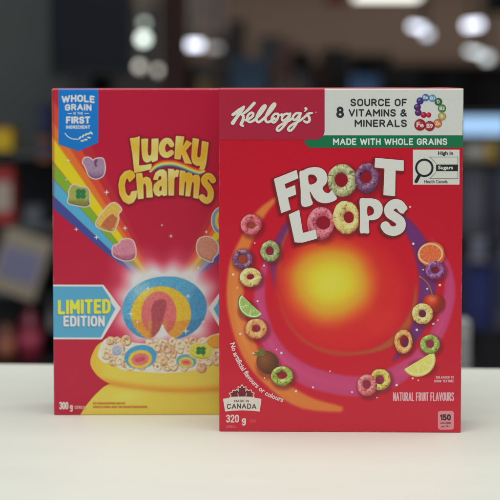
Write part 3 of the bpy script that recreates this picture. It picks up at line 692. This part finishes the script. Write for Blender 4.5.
# limited edition banners
def banner(mir):
    f = (lambda x: 329-x) if mir else (lambda x: x)
    q = 40 if not mir else 30; pw = [(f(q), 284.6), (f(103.5), 284.6), (f(121), 308), (f(102), 339.2), (f(q), 339.2)]
    pb = [(f(q), 286.4), (f(102.4), 286.4), (f(110), 298), (f(111.5), 303), (f(115.6), 308.6), (f(110.5), 318), (f(100.8), 337.4), (f(q), 337.4)]
    bx_ = (51, 283, 124, 341) if not mir else (206, 283, 284, 341)
    b = art(LB, 'edition_banner_edge', sd_poly(np.array(pw)), (216, 208, 204), bx_, 2, .45, clip=True)
    art(LB, 'edition_banner', sd_poly(np.array(pb)), (76, 146, 180), bx_, 3, .45, clip=True, parent=b)
banner(False)
banner(True)
def tilt(k): return lambda X, Y: (X, Y-k*(X-84))
for dx, dy, col, lv in ((-.5, .7, (52, 94, 124), 4), (0, 0, (214, 200, 62), 5)):
    sign(LB, 'edition_lettering' if lv == 5 else 'lettering_shadow', 'LIMITED', (57.8+dx, 299.2+dy, 110.6+dx, 313.9+dy), col, lv, .105, gap=.27, warp=tilt(.02))
for dx, dy, col, lv in ((-.5, .6, (52, 94, 124), 4.1), (0, 0, (206, 214, 210), 5)):
    sign(LB, 'edition_lettering' if lv == 5 else 'lettering_shadow', 'EDITION', (63.4+dx, 315.6+dy, 104.8+dx, 326.4+dy), col, lv, .10, gap=.25, warp=tilt(.0))

# four-pointed sparkles
def star(x, y, r):
    return sd_poly(np.array([(x+(r if k % 2 == 0 else r*.24)*sin(k*pi/4), y-(r if k % 2 == 0 else r*.24)*cos(k*pi/4)) for k in range(8)]))
stars = [(68.4, 160.4, 2.2), (66.8, 179.6, 1.8), (106.8, 192.2, 3.2), (125.2, 228, 3), (96.6, 237.2, 3.2), (76.4, 229.2, 2.5), (206.4, 231.8, 2.4), (198.4, 268, 3), (148, 288.6, 3.4), (188, 296, 3), (131, 313.6, 3.6), (137.4, 322, 2.2), (185.8, 331, 4), (203.2, 322, 2.8), (116, 246, 1.8), (171, 236, 2.2), (162, 225, 1.6)]
for s in stars: art(LB, 'sparkle_star', star(*s), (226, 218, 200), (s[0]-s[2]-1, s[1]-s[2]-1, s[0]+s[2]+1, s[1]+s[2]+1), 5.5, .28)

# marshmallow shapes
def mallow(name, pts, cf, label=None, smooth=4, lvl=2.5, hl=(212, 180, 176)):
    p = catmull(pts, True, smooth); f = sd_poly(p)
    x0, y0 = p.min(0)-2.5; x1, y1 = p.max(0)+2.5
    e = art(LB, name, grow(f, 1.0), hl, (x0, y0, x1, y1), lvl, .4, clip=x1 > 215, label=label)
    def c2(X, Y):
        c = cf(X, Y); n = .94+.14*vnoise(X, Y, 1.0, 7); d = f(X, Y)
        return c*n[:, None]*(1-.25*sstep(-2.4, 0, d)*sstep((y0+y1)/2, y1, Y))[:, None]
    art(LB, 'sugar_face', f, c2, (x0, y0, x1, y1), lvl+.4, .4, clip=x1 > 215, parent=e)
    return e
def flat(c): return lambda X, Y: np.tile(np.array(c, float), (len(X), 1))
def H8(p): return tr(p, 8.333, 60, 150)
f_sl = sd_stroke(np.array(H8([(300, 85), (293, 110), (303, 135)])), [1.5, 1.1, .6])
mallow('printed_marshmallow', H8([(205, 68), (245, 66), (275, 88), (300, 74), (350, 70), (368, 100), (374, 160), (355, 215), (300, 238), (245, 215), (222, 160), (205, 125), (192, 105)]),
       lambda X, Y: blend(blend(flat((144, 118, 142))(X, Y), sstep(170, 178, Y)*.6, (98, 72, 112)), 1-sstep(-.3, .5, f_sl(X, Y)), (92, 64, 104)), label='lilac horseshoe marshmallow')
clv = union(*[sd_ell(80.9+dx, 193.9+dy, 2.7, 2.7) for dx, dy in ((-2.3, -2.3), (2.2, -2.3), (-2.3, 2.2), (2.2, 2.2))])
mallow('printed_marshmallow', H8([(85, 320), (100, 298), (130, 292), (175, 310), (215, 312), (240, 335), (246, 380), (244, 425), (248, 452), (215, 470), (150, 462), (80, 445), (68, 420), (78, 385), (76, 350)]),
       lambda X, Y: blend(blend(flat((142, 146, 74))(X, Y), 1-sstep(-.3, .4, clv(X, Y)), (42, 106, 62)), sstep(198.5, 202, Y)*.6, (96, 96, 50)), label='olive green hat marshmallow with a clover')
def J8(p): return tr(p, 8.333, 90, 205)
tri = sd_poly(np.array(J8([(150, 95), (190, 70), (228, 110), (205, 180), (170, 212), (90, 180), (110, 140)])))
mallow('printed_marshmallow', J8([(140, 20), (175, -10), (215, -15), (262, 35), (235, 75), (238, 115), (222, 165), (195, 215), (140, 212), (70, 185), (52, 150), (85, 90)]),
       lambda X, Y: blend(flat((190, 158, 72))(X, Y), 1-sstep(-.4, .4, tri(X, Y)), (164, 92, 58)), label='yellow and brown pot marshmallow')
mallow('printed_marshmallow', J8([(190, 365), (205, 335), (240, 325), (262, 295), (310, 282), (355, 298), (375, 345), (380, 410), (360, 448), (300, 462), (240, 445), (195, 415)]),
       lambda X, Y: blend(flat((184, 116, 134))(X, Y), sstep(254.5, 256.5, Y-.02*(X-124)**2*-1)*.6, (146, 72, 98)), label='pink heart marshmallow')
mallow('printed_marshmallow', [(197, 246), (199, 239.5), (205, 236.8), (212, 238.4), (217.4, 244), (217.4, 252), (213, 258), (212, 261.5), (207, 259.8), (201, 257), (197.6, 252)], flat((176, 122, 100)), label='tan balloon marshmallow')
f_rb = sd_ell(221.5, 220.5, 9.5, 13)
def rbc(X, Y):
    d = f_rb(X, Y); c = np.tile(np.array((96., 140, 160)), (len(X), 1))
    c = blend(c, 1-sstep(-3.4, -2.6, d), (200, 168, 70)); return blend(c, 1-sstep(-6.4, -5.6, d), (176, 88, 84))
mallow('printed_marshmallow', [(221.5+9.5*sin(a*pi/6), 220.5-13*cos(a*pi/6)) for a in range(12)], rbc, label='rainbow marshmallow partly behind the front box')

# the big rainbow marshmallow
def D4(x, y): return (110+x/4.545, 265+y/4.545)
bigf = sd_poly(catmull([D4(*p) for p in [(248, 52), (320, 58), (385, 90), (428, 140), (440, 195), (425, 250), (385, 300), (330, 330), (290, 332), (255, 300), (238, 268), (222, 300), (190, 330), (130, 325), (85, 290), (60, 240), (56, 190), (80, 130), (130, 85), (190, 60)]], True, 4))
fr_y = sd_ell(*D4(232, 222), 30.0, 27.6); fr_p = sd_ell(*D4(222, 222), 17.6, 22.6); fr_i = sd_poly(catmull([D4(*p) for p in [(232, 155), (255, 162), (256, 195), (242, 245), (236, 330), (180, 345), (190, 260), (188, 200), (205, 165)]], True, 4))
def big_col(X, Y):
    c = np.tile(np.array((70., 142, 180)), (len(X), 1))
    c = blend(c, vnoise(X, Y, 1.2, 11)*.35, (112, 170, 192))
    right = sstep(D4(340, 0)[0], D4(372, 0)[0], X+(Y-306)*.35)
    c = blend(c, right*.45, (44, 110, 156))
    yy = 1-sstep(-.5, .5, np.maximum(fr_y(X, Y), -(Y*0+1)))
    c = blend(c, yy, (214, 166, 46)); c = blend(c, (1-sstep(-.5, .5, fr_p(X, Y))), (196, 98, 98)); c = blend(c, (1-sstep(-.5, .5, fr_i(X, Y))), (150, 66, 76))
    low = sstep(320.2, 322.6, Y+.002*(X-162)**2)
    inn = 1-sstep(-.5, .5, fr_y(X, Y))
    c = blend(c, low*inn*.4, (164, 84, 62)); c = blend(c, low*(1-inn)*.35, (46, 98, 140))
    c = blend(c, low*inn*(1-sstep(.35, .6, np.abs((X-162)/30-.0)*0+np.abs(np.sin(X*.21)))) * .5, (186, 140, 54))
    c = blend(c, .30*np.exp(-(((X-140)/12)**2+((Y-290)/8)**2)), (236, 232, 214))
    return c*(.90+.22*vnoise(X, Y, .9, 12))[:, None]
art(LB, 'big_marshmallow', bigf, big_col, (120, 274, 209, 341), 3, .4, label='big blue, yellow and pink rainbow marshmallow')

# golden bowl full of cereal
def bowl_col(X, Y):
    c = np.tile(np.array((220., 180, 72)), (len(X), 1))
    yb = 391.5-12*((X-185)/95)**2
    c = blend(c, sstep(-22, -12, Y-yb)*.0, (190, 140, 30))
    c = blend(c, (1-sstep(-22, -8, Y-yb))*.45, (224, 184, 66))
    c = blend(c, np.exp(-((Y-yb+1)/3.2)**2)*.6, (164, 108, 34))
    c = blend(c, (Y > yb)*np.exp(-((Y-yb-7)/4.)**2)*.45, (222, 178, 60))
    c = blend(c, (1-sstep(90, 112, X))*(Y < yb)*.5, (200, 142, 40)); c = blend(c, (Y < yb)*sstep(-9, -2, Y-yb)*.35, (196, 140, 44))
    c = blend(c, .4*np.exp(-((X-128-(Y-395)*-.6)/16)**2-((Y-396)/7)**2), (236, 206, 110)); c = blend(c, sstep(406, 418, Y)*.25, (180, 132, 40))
    return c
rim = [(90.5, 360), (96, 347), (104, 341), (116, 340), (170, 350), (240, 350), (252, 366), (244, 384), (218, 391), (181, 392.5), (140, 390), (115, 385.5), (101, 378.5), (92.5, 369)]
body = [(150, 380), (122, 382), (108, 384.5), (98, 392), (89, 402), (81.5, 413), (78, 424), (120, 428), (220, 428), (262, 424), (256, 404), (240, 386), (200, 382)]
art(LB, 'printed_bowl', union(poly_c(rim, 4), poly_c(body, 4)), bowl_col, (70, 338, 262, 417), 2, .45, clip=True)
milk = [(98, 356), (100, 347), (106, 338.5), (118, 337.5), (126, 340), (138, 343), (165, 343), (200, 340), (215, 334), (236, 334), (236, 362), (219, 362), (206, 367), (190, 371), (165, 373), (140, 371.5), (122, 369.5), (112, 363), (104, 362.5)]
art(LB, 'printed_milk', poly_c(milk, 4), lambda X, Y: blend(np.tile(np.array((206., 196, 186)), (len(X), 1)), sstep(.5, .8, vnoise(X, Y, 5, 5))*.3, (190, 176, 160)), (95, 332, 236, 375), 3, .45, clip=True)
random.seed(11); k = 0
pts = []
for row, (yy, xa, xb, nn) in enumerate([(340.5, 108, 130, 4), (343, 146, 250, 14), (348.5, 102, 252, 20), (355, 104, 252, 20), (361.5, 109, 250, 19), (366, 128, 205, 9)]):
    for i in range(nn):
        pts.append((xa+(xb-xa)*(i+.5)/nn+random.uniform(-1.3, 1.3), yy+random.uniform(-1.6, 1.6)))
for i, (x, y) in enumerate(pts):
    if (abs(x-141) < 14 and abs(y-356) < 11) or (abs(x-201) < 10 and abs(y-350) < 8) or (abs(x-186.5) < 8 and abs(y-361) < 6): continue
    if vnoise(np.array([x]), np.array([y]), 7, 31)[0] > .9: continue
    r = random.uniform(4.3, 6.0); a = random.uniform(.62, 1.)
    ring = random.random() < .62 and r*a > 2.7
    o = loop_art(LB, x, y, r, r*a, 0, 0, r*.30 if ring else .05, r*a*.28 if ring else .05, random.choice([(206, 168, 126), (194, 152, 110), (212, 178, 140), (184, 140, 100)]), level=3.5+.12*(i % 9)+i*.012, seed=100+i, rot=random.uniform(0, 3), name='printed_oat_piece')
def disc(cx, cy, rx, ry, cols, rot=0., lvl=6.2):
    f = sd_ell(cx, cy, rx, ry, rot); g = sd_ell(cx-rx*.02, cy+ry*.2, rx*.74, ry*.78, rot)
    def cf(X, Y):
        c = np.tile(np.array(cols[0], float), (len(X), 1)); d = g(X, Y)
        for t, cc in zip((0, -rx*.2, -rx*.42), cols[1:]): c = blend(c, 1-sstep(t-.4, t+.4, d), cc)
        return c*(.92+.18*vnoise(X, Y, 1, 15))[:, None]
    return art(LB, 'printed_marshmallow', f, cf, (cx-rx-2, cy-rx-2, cx+rx+2, cy+rx+2), lvl, .35, label='small rainbow marshmallow in the bowl')
disc(140.6, 356.8, 16.2, 11.8, [(62, 138, 176), (206, 168, 62), (198, 104, 98), (176, 72, 84)], -.15)
disc(186.4, 361, 10, 6.8, [(84, 150, 160), (198, 176, 74), (198, 122, 84), (172, 76, 84)], .1, 6.0)
gm = mallow('printed_marshmallow', [(191, 347), (196, 343.5), (203, 345), (211, 346), (212, 352), (208, 358), (199, 358.5), (190.5, 355)], flat((182, 182, 72)), lvl=6.2, hl=(196, 190, 110), label='yellow-green marshmallow with a clover in the bowl')
art(LB, 'clover_print', union(*[sd_ell(201+dx, 350.6+dy, 2.6, 2.2) for dx, dy in ((-2.2, -1.8), (2.2, -1.9), (-2.4, 1.6), (2.2, 1.8))], sd_stroke([(201, 351), (204, 356)], .5)), (44, 112, 52), (194, 345, 208, 359), 6.9, .3, parent=gm)
mallow('printed_marshmallow', [(207, 342), (214, 335.5), (222, 337), (224, 345), (214, 348)], flat((202, 140, 46)), lvl=5.9, hl=(210, 170, 80), label='orange marshmallow at the right of the bowl')
mallow('printed_marshmallow', [(112, 349), (117, 345), (122, 348), (121, 354), (114, 355)], flat((150, 156, 170)), lvl=5.6, hl=(196, 190, 190), label='pale blue marshmallow at the left of the bowl')
# weight and fine print
joined('weight_lettering', [sign(LB, 'b', '300', (59.2, 401.8, 68.4, 409.4), (210, 186, 178), 4, .08), sign(LB, 'b', 'g', (69.8, 403.6, 72.8, 410.6), (210, 186, 178), 4, .08), sign(LB, 'b', 'CEREAL', (74.6, 405.8, 87, 408.8), (206, 160, 150), 4, .1)])
fp = []
random.seed(3)
for y, x1 in ((402.1, 125.5), (405.7, 147.4)):      # two lines of print too small to read in the photograph
    x = 93.0
    while x < x1-1:
        ww_ = random.uniform(.75, 1.05)
        fp.append(art(LB, 'f', sd_rbox(x, y+random.choice([0, 0, .25]), x+ww_, y+2.3, .2), (176, 98, 48), (x-.5, y-.5, x+ww_+.6, y+3), 4, .25)); x += ww_+random.choice([.28, .28, .28, .28, .7])
joined('fine_print', fp)

# ------------------------------------------------------------------ COUNTER
def boxmesh(name, x0, x1, y0, y1, z0, z1, mat, parent=None, bevel=0., seg=3, rz_=0., skew=None):
    bm = bmesh.new(); bmesh.ops.create_cube(bm, size=1)
    for v in bm.verts: v.co = (x0+(v.co.x+.5)*(x1-x0), y0+(v.co.y+.5)*(y1-y0), z0+(v.co.z+.5)*(z1-z0))
    if bevel: bmesh.ops.bevel(bm, geom=bm.edges[:], offset=bevel, segments=seg, profile=.5, affect='EDGES')
    me = bpy.data.meshes.new(name); bm.to_mesh(me); bm.free()
    me.materials.append(mat); me.polygons.foreach_set('use_smooth', [False]*len(me.polygons))
    o = bpy.data.objects.new(name, me); COL.objects.link(o)
    if parent: o.parent = parent
    return o
def lathe(name, prof, mat, parent=None, n=28):
    vs, fs = [], []
    for (r, z) in prof:
        for k in range(n): vs.append((r*cos(2*pi*k/n), r*sin(2*pi*k/n), z))
    for i in range(len(prof)-1):
        for k in range(n): fs.append([i*n+k, i*n+(k+1) % n, (i+1)*n+(k+1) % n, (i+1)*n+k])
    fs.append(list(range(n))[::-1]); fs.append([(len(prof)-1)*n+k for k in range(n)])
    return mesh_from(name, vs, fs, mat, parent, smooth=True)

ct = empty('counter', (0, -.30, -.9), math.atan2(.2691-.2954, .5028), label='white laminate counter under both cereal boxes', cat='counter')
M_top = material('white_laminate', (237, 239, 229), .46, noise=.012, nscale=6, bump=.04, bscale=300, spec=.3)
yb = .282+.30
boxmesh('worktop', -1.1, 1.1, -.55, yb, .86, .9, M_top, ct, .003, 4)
boxmesh('cabinet', -1.05, 1.05, -.50, yb-.04, .06, .857, material('cabinet_board', (190, 188, 182), .5), ct, .002)
boxmesh('plinth', -1.0, 1.0, -.45, yb-.08, 0, .06, material('plinth_dark', (40, 40, 42), .6), ct)

nt = M_top.node_tree; b_ = nt.nodes['Principled BSDF']      # faint wipe marks in the gloss
tc = nt.nodes.new('ShaderNodeTexCoord'); mp = nt.nodes.new('ShaderNodeMapping'); mp.inputs['Scale'].default_value = (3, 14, 1); mp.inputs['Rotation'].default_value = (0, 0, .5)
nz = nt.nodes.new('ShaderNodeTexNoise'); nz.inputs['Scale'].default_value = 3; nz.inputs['Detail'].default_value = 6
mr = nt.nodes.new('ShaderNodeMapRange'); mr.inputs['From Min'].default_value = .35; mr.inputs['From Max'].default_value = .65; mr.inputs['To Min'].default_value = .41; mr.inputs['To Max'].default_value = .48
nt.links.new(tc.outputs['Object'], mp.inputs['Vector']); nt.links.new(mp.outputs['Vector'], nz.inputs['Vector'])
nt.links.new(nz.outputs['Fac'], mr.inputs['Value']); nt.links.new(mr.outputs['Result'], b_.inputs['Roughness'])

# ------------------------------------------------------------------ SHOP BEHIND, far out of focus
def at(px, py, Y):
    dx = (px-250)/F_PX; u = -(py-YP)/F_PX
    ry = cos(PITCH)+u*sin(PITCH); rz_ = -sin(PITCH)+u*cos(PITCH); t = (Y-CAM[1])/ry
    return (CAM[0]+t*dx, Y, CAM[2]+t*rz_)
def span(x0, y0, x1, y1, Y, dep):
    a = at(x0, y1, Y); b = at(x1, y0, Y); return a[0], b[0], Y, Y+dep, a[2], b[2]

tag(boxmesh('floor', -14, 14, -4, 62, -1.0, -.9, material('floor_tile', (96, 92, 88), .45, nscale=3)), kind='structure')
tag(boxmesh('ceiling', -14, 14, 2.5, 62, 1.9, 2.0, material('ceiling_board', (150, 128, 112), .8, nscale=1.0, noise=.2)), kind='structure')
tag(boxmesh('wall', -14, 14, 61.5, 61.9, -.9, 1.9, material('wall_dark', (46, 48, 54), .8, nscale=.8, noise=.4)), kind='structure')

def product(name, label, cat, x0, y0, x1, y1, Y, dep, col, group=None, col2=None, lid=None, tiltr=0.):
    """a carton on the shelf: body with a printed label and a lid flap"""
    a = span(x0, y0, x1, y1, Y, dep); cxx = (a[0]+a[1])/2; cyy = Y+dep/2
    e = empty(name, (cxx, cyy, a[4]), 0, label=label, cat=cat, group=group); e.rotation_euler = (0, tiltr, 0)
    wx = (a[1]-a[0])/2; hz = a[5]-a[4]
    boxmesh('carton', -wx, wx, -dep/2, dep/2, 0, hz, material(name+'_card', col, .5), e, min(wx, hz)*.06)
    if col2: boxmesh('label', -wx*.8, wx*.8, -dep/2-.002, -dep/2+.001, hz*.25, hz*.75, material(name+'_label', col2, .5), e)
    if lid: boxmesh('lid', -wx*1.02, wx*1.02, -dep/2-.004, dep/2+.002, hz*.97, hz*1.02, material(name+'_lid', lid, .5), e)
    return e
def bottle(label, px, y0, y1, wpx, Y, col, cap, group=None, name='bottle'):
    b = at(px, y1, Y); t = at(px, y0, Y); s = wpx/2/F_PX*(Y-CAM[1]); h = t[2]-b[2]
    e = empty(name, b, 0, label=label, cat='bottle', group=group)
    lathe('bottle_body', [(s*.9, 0), (s, h*.03), (s, h*.55), (s*.85, h*.68), (s*.4, h*.8), (s*.36, h*.9)], material('bottle_plastic', col, .3), e)
    lathe('bottle_cap', [(s*.42, h*.88), (s*.42, h), (s*.38, h*1.01)], material('bottle_cap', cap, .4), e)
    lathe('bottle_label', [(s*1.01, h*.15), (s*1.01, h*.5)], material('bottle_label', tuple(min(255, c*1.3+20) for c in col), .5), e)
    return e

# left: grey shelving end with goods
g = empty('shelf_unit', (at(20, 363, 3.2)[0], 3.25, -.9), 0, label='dark grey shop shelving at the left, out of focus', cat='shelving')
xl, xr = at(-40, 0, 3.2)[0], at(62, 0, 3.2)[0]; gx = g.location.x
Mg = material('grey_steel', (84, 92, 91), .55, nscale=4, noise=.15)
boxmesh('back_panel', xl-gx, xr-gx, .42, .45, 0, 2.6, Mg, g)
boxmesh('side_panel', xr-gx, xr-gx+.03, -.05, .45, 0, 2.6, Mg, g)
for py in (132+20, 226, 296, 362):
    z = at(0, py, 3.2)[2]+.9
    boxmesh('shelf', xl-gx, xr-gx, .0, .42, z-.02, z, Mg if py < 250 else material('dark_shelf', (30, 32, 34), .6), g)
product('tub', 'yellow tub on the upper left shelf', 'tub', -8, 128, 12, 151, 3.23, .12, (236, 196, 40), lid=(200, 120, 30))
product('packet', 'red and white packet below the yellow tub', 'packet', -8, 168, 13, 225, 3.23, .12, (176, 60, 60), col2=(190, 180, 168))
product('packet', 'orange and brown packet beside the rainbow box edge', 'packet', 38, 137, 50, 162, 3.24, .1, (150, 96, 60), col2=(60, 74, 110))
product('sack', 'beige and lilac sack leaning on the left shelf', 'sack', -14, 232, 34, 295, 3.22, .16, (176, 164, 146), col2=(140, 140, 172), tiltr=.32)
bottle('dark red bottle on the bottom left shelf', 30, 302, 361, 24, 3.24, (128, 36, 58), (70, 30, 40))
bottle('brown bottle at the left of the dark red bottle', 6, 318, 361, 20, 3.24, (130, 74, 56), (60, 40, 34))
product('packet', 'pale packet standing right of the dark red bottle', 'packet', 49, 300, 56, 330, 3.3, .08, (170, 166, 170))

# hanging screen
a = span(50, -60, 130, 76, 2.9, .06)
s = empty('display_screen', ((a[0]+a[1])/2, 2.93, a[5]), 0, label='large black screen hanging above the rainbow box', cat='screen')
hw = (a[1]-a[0])/2; hgt = a[5]-a[4]
boxmesh('screen_housing', -hw, hw, -.03, .03, -hgt, 0, material('screen_black', (26, 28, 34), .35), s, .006)
boxmesh('screen_glass', -hw*.96, hw*.96, -.034, -.029, -hgt*.95, -hgt*.05, material('screen_glass', (18, 22, 28), .15), s)
boxmesh('hanging_pole', -.02, .02, -.015, .015, .0, 1.9-a[5], Mg, s)

# brown post
a = span(160, 0, 186, 0, 6, .2)
pt = empty('post', ((a[0]+a[1])/2, 6.1, -.9), 0, label='brown square post between the white globe lamps', cat='post')
hw = (a[1]-a[0])/2
boxmesh('shaft', -hw, hw, -hw, hw, 0, 2.79, material('brown_post', (92, 62, 58), .6), pt, .01)
boxmesh('foot', -hw*1.4, hw*1.4, -hw*1.4, hw*1.4, 0, .12, material('post_foot', (50, 40, 40), .6), pt, .01)

# lamps
def lamp_mat(name, col, e): return material(name, (240, 240, 240), .4, emit=col, estr=e)
LG = 'lit globe lamps seen over the red boxes'
def globe(px, py, rpx, Y, col, e, label):
    c = at(px, py, Y); r = rpx/F_PX*(Y-CAM[1])
    t = empty('globe_lamp', c, 0, label=label, cat='lamp', group=LG)
    prof = [(r*sin(pi*k/14)+.0005, -r*cos(pi*k/14)) for k in range(15)]
    lathe('lamp_globe', prof, lamp_mat('lit_globe', col, e), t, 24)
    lathe('lamp_cap', [(r*.4, r*.92), (r*.4, r*1.2), (r*.12, r*1.3), (r*.06, 1.9-c[2] if 1.9-c[2] > r*1.4 else r*1.5)], Mg, t, 16)
globe(143.5, 39, 5.5, 7, (235, 250, 240), 2.6, 'large lit globe lamp below the small one, left of the brown post')
globe(144.5, 23, 3.2, 7.6, (200, 225, 205), 1.6, 'small greenish globe lamp, highest at the left of the post')
globe(140, 67, 4.2, 8, (215, 215, 200), .9, 'dim globe lamp just above the left box, left of its pair')
globe(159, 71, 4.0, 8.2, (205, 205, 190), .75, 'dim globe lamp just above the left box, right of its pair')
def oblong(px, py, wpx, hpx, Y, col, e, label, rz_=0., roll=0.):
    c = at(px, py, Y); k = (Y-CAM[1])/F_PX; wx, hz = wpx/2*k, hpx/2*k
    t = empty('ceiling_lamp', c, 0, label=label, cat='lamp', group='lit ceiling lamps'); t.rotation_euler = (0, roll, rz_)
    boxmesh('lamp_diffuser', -wx, wx, -wx*.6, wx*.6, -hz, hz, lamp_mat('lit_diffuser', col, e), t, min(wx, hz)*.5, 4)
    boxmesh('lamp_tray', -wx*1.05, wx*1.05, -wx*.65, wx*.65, hz, hz*1.3, Mg, t)
    if 1.88 > c[2]+hz*1.3: lathe('lamp_rod', [(.02, hz*1.25), (.02, 1.9-c[2])], Mg, t, 10)
oblong(194, 45, 17, 7, 9, (225, 232, 255), 2.8, 'bluish white oblong lamp right of the brown post')
oblong(174, 48, 8, 5, 9.5, (190, 196, 215), .6, 'faint small lamp touching the post')
oblong(214, 48, 16, 6, 10, (110, 118, 135), .3, 'weak grey lamp right of the bluish lamp')
oblong(417, 27, 14, 5, 16, (230, 238, 255), 3.0, 'white lamp left of the upper right pair', roll=.15)
oblong(427, 34, 9, 7, 16.2, (230, 238, 255), 1.6, 'short white lamp touching the lamp at its upper left')
oblong(473, 25, 17, 7, 16, (232, 238, 255), 3.2, 'brightest white lamp at the upper right', roll=-.1)
oblong(474, 52, 14, 4, 18, (225, 235, 238), 2.2, 'white lamp below the brightest one', roll=.2)
oblong(487, 58, 9, 8, 18.2, (225, 235, 238), 1.6, 'short white lamp at the lower right of the group')
oblong(387, -4, 64, 5, 15, (238, 238, 228), 2.2, 'long tube lamp cut by the top edge of the photo')

# dim hall furniture beyond
product('hanging_sign', 'dark red sign at the top of the photo', 'sign', 326, -12, 346, 4, 12, .1, (120, 24, 34), col2=(140, 30, 40))
product('hanging_sign', 'black sign in the top right corner', 'sign', 488, -25, 530, 13, 11, .15, (14, 14, 18), col2=(20, 20, 24))
product('banner', 'blurred blue shape above the gap between the boxes', 'banner', 230, 58, 268, 130, 6.5, .1, (70, 104, 140), col2=(84, 124, 164))  # blue blur of unknown kind, built as a plain slab
product('banner', 'small blue panel above the white banner', 'banner', 352, 76, 380, 130, 9, .1, (60, 100, 150), col2=(66, 106, 156))
product('cabinet', 'tall dark slab added to blacken the hall behind the globe lamps and the brown post', 'cabinet', 112, 6, 184, 130, 13, .5, (30, 30, 36), col2=(38, 36, 40))  # added dark slab that keeps this part of the hall black
product('cabinet', 'black cabinet just left of the blue shape', 'cabinet', 196, 62, 222, 130, 8.4, .3, (20, 20, 24), col2=(96, 78, 48))
random.seed(8)
dk = [(214, 20, 246, 60, 14, (34, 36, 42)), (258, 36, 282, 70, 10, (28, 30, 36)), (276, 40, 296, 120, 11, (98, 70, 64)), (292, 50, 312, 84, 10.5, (18, 20, 26)), (300, 66, 332, 120, 11.5, (106, 78, 72)),
      (322, 48, 348, 80, 12, (30, 30, 34)), (336, 62, 356, 120, 11, (44, 44, 50)), (350, 54, 392, 76, 12.5, (20, 22, 26)), (378, 66, 420, 120, 12, (26, 26, 30)), (408, 74, 462, 122, 12.4, (24, 24, 28)), (456, 78, 520, 120, 12.8, (28, 28, 34))]
nm = ['charcoal', 'black', 'reddish brown', 'near-black', 'warm brown', 'dark grey', 'slate', 'long black', 'inky', 'wide black', 'very wide dark']
for i, (x0, y0, x1, y1, Y, c) in enumerate(dk):
    product('stacked_crate', '%s blurred crate above the front box, %s of the row from the left' % (nm[i], ['first', 'second', 'third', 'fourth', 'fifth', 'sixth', 'seventh', 'eighth', 'ninth', 'tenth', 'last'][i]), 'crate', x0, y0, x1, y1, Y, .4, c, 'dark crates stacked far behind', col2=tuple(min(255, int(v*1.15)) for v in c))

# right: shelving with blue goods
g = empty('shelf_unit', (at(480, 363, 3.6)[0], 3.65, -.9), 0, label='grey shop shelving at the right, out of focus', cat='shelving')
xl, xr = at(452, 0, 3.6)[0], at(560, 0, 3.6)[0]; gx = g.location.x
boxmesh('back_panel', xl-gx, xr-gx, .40, .43, 0, at(0, 112, 3.6)[2]+.9, material('shelf_back', (74, 76, 84), .6, nscale=5, noise=.2), g)
for py in (163, 236, 330, 366):
    z = at(0, py, 3.6)[2]+.9
    boxmesh('shelf', xl-gx, xr-gx, .0, .40, z-.02, z, material('shelf_board', (70, 70, 76), .6), g)
a = span(458, 116, 505, 135, 3.58, .05)
sg = empty('light_box', ((a[0]+a[1])/2, 3.6, a[4]), 0, label='glowing pale blue light box on the right shelving', cat='light box')
hw = (a[1]-a[0])/2; hz = a[5]-a[4]
boxmesh('light_panel', -hw, hw, -.025, -.02, .0, hz, lamp_mat('lit_blue', (92, 172, 232), .8), sg)
boxmesh('light_frame', -hw*1.01, hw*1.01, -.02, .025, -.003, hz+.003, Mg, sg)
product('packet', 'beige and white packet under the pale blue light box', 'packet', 464, 140, 488, 162, 3.62, .1, (150, 142, 124), col2=(186, 184, 178))
product('packet', 'grey packet on the second right shelf', 'packet', 462, 170, 486, 235, 3.62, .1, (88, 90, 100), col2=(104, 106, 118))
product('packet', 'slate packet at the right edge of the photo', 'packet', 488, 150, 510, 235, 3.66, .1, (60, 62, 76), col2=(70, 74, 92))
product('bin', 'dark blue bin on the right shelf', 'bin', 466, 262, 492, 329, 3.61, .2, (44, 54, 112), col2=(50, 62, 126), lid=(80, 80, 110))
product('bin', 'blue-grey bin at the right edge', 'bin', 494, 245, 515, 329, 3.63, .2, (84, 88, 108), col2=(64, 70, 100))
product('packet', 'pale grey carton beside the lower right edge of the front box', 'carton', 456, 322, 471, 380, 1.2, .05, (190, 188, 186), col2=(176, 176, 176))
product('box', 'black box low behind the counter at the right', 'box', 478, 331, 520, 380, 3.6, .2, (26, 26, 32), col2=(36, 36, 44), lid=(60, 60, 66))

tag(product('packet', 'small yellow packet on the second right shelf beside the grey packet', 'packet', 486, 140, 497, 162, 3.60, .1, (170, 140, 60), col2=(190, 160, 70)))
product('packet', 'pale packet under the red and white packet at the left edge', 'packet', -6, 272, 12, 296, 3.24, .1, (150, 166, 172), col2=(170, 180, 186))
product('packet', 'dark blue packet just beside the pennant edge of the left box', 'packet', 38, 104, 52, 136, 3.30, .1, (42, 54, 92), col2=(50, 62, 104))
product('packet', 'small grey packet low on the left shelf next to the box edge', 'packet', 24, 206, 42, 226, 3.26, .1, (92, 98, 106), col2=(104, 110, 118))
product('packet', 'white packet between the two blue bins on the right', 'packet', 472, 238, 486, 262, 3.58, .1, (150, 152, 164), col2=(120, 124, 150))

product('board', 'grey-brown board hanging right of the bluish lamp', 'board', 188, -20, 228, 34, 11, .1, (120, 104, 98), col2=(104, 92, 88))
product('packet', 'rust packet row end right of the blue shape', 'packet', 273, 60, 290, 130, 6.6, .2, (118, 78, 68), col2=(140, 120, 108))
product('packet', 'tan packet above the left part of the front box', 'packet', 206, 70, 226, 130, 6.6, .2, (96, 84, 66), col2=(120, 108, 84))
product('packet', 'grey packet above the script brand panel', 'packet', 296, 72, 312, 130, 7, .2, (92, 90, 96), col2=(120, 116, 120))
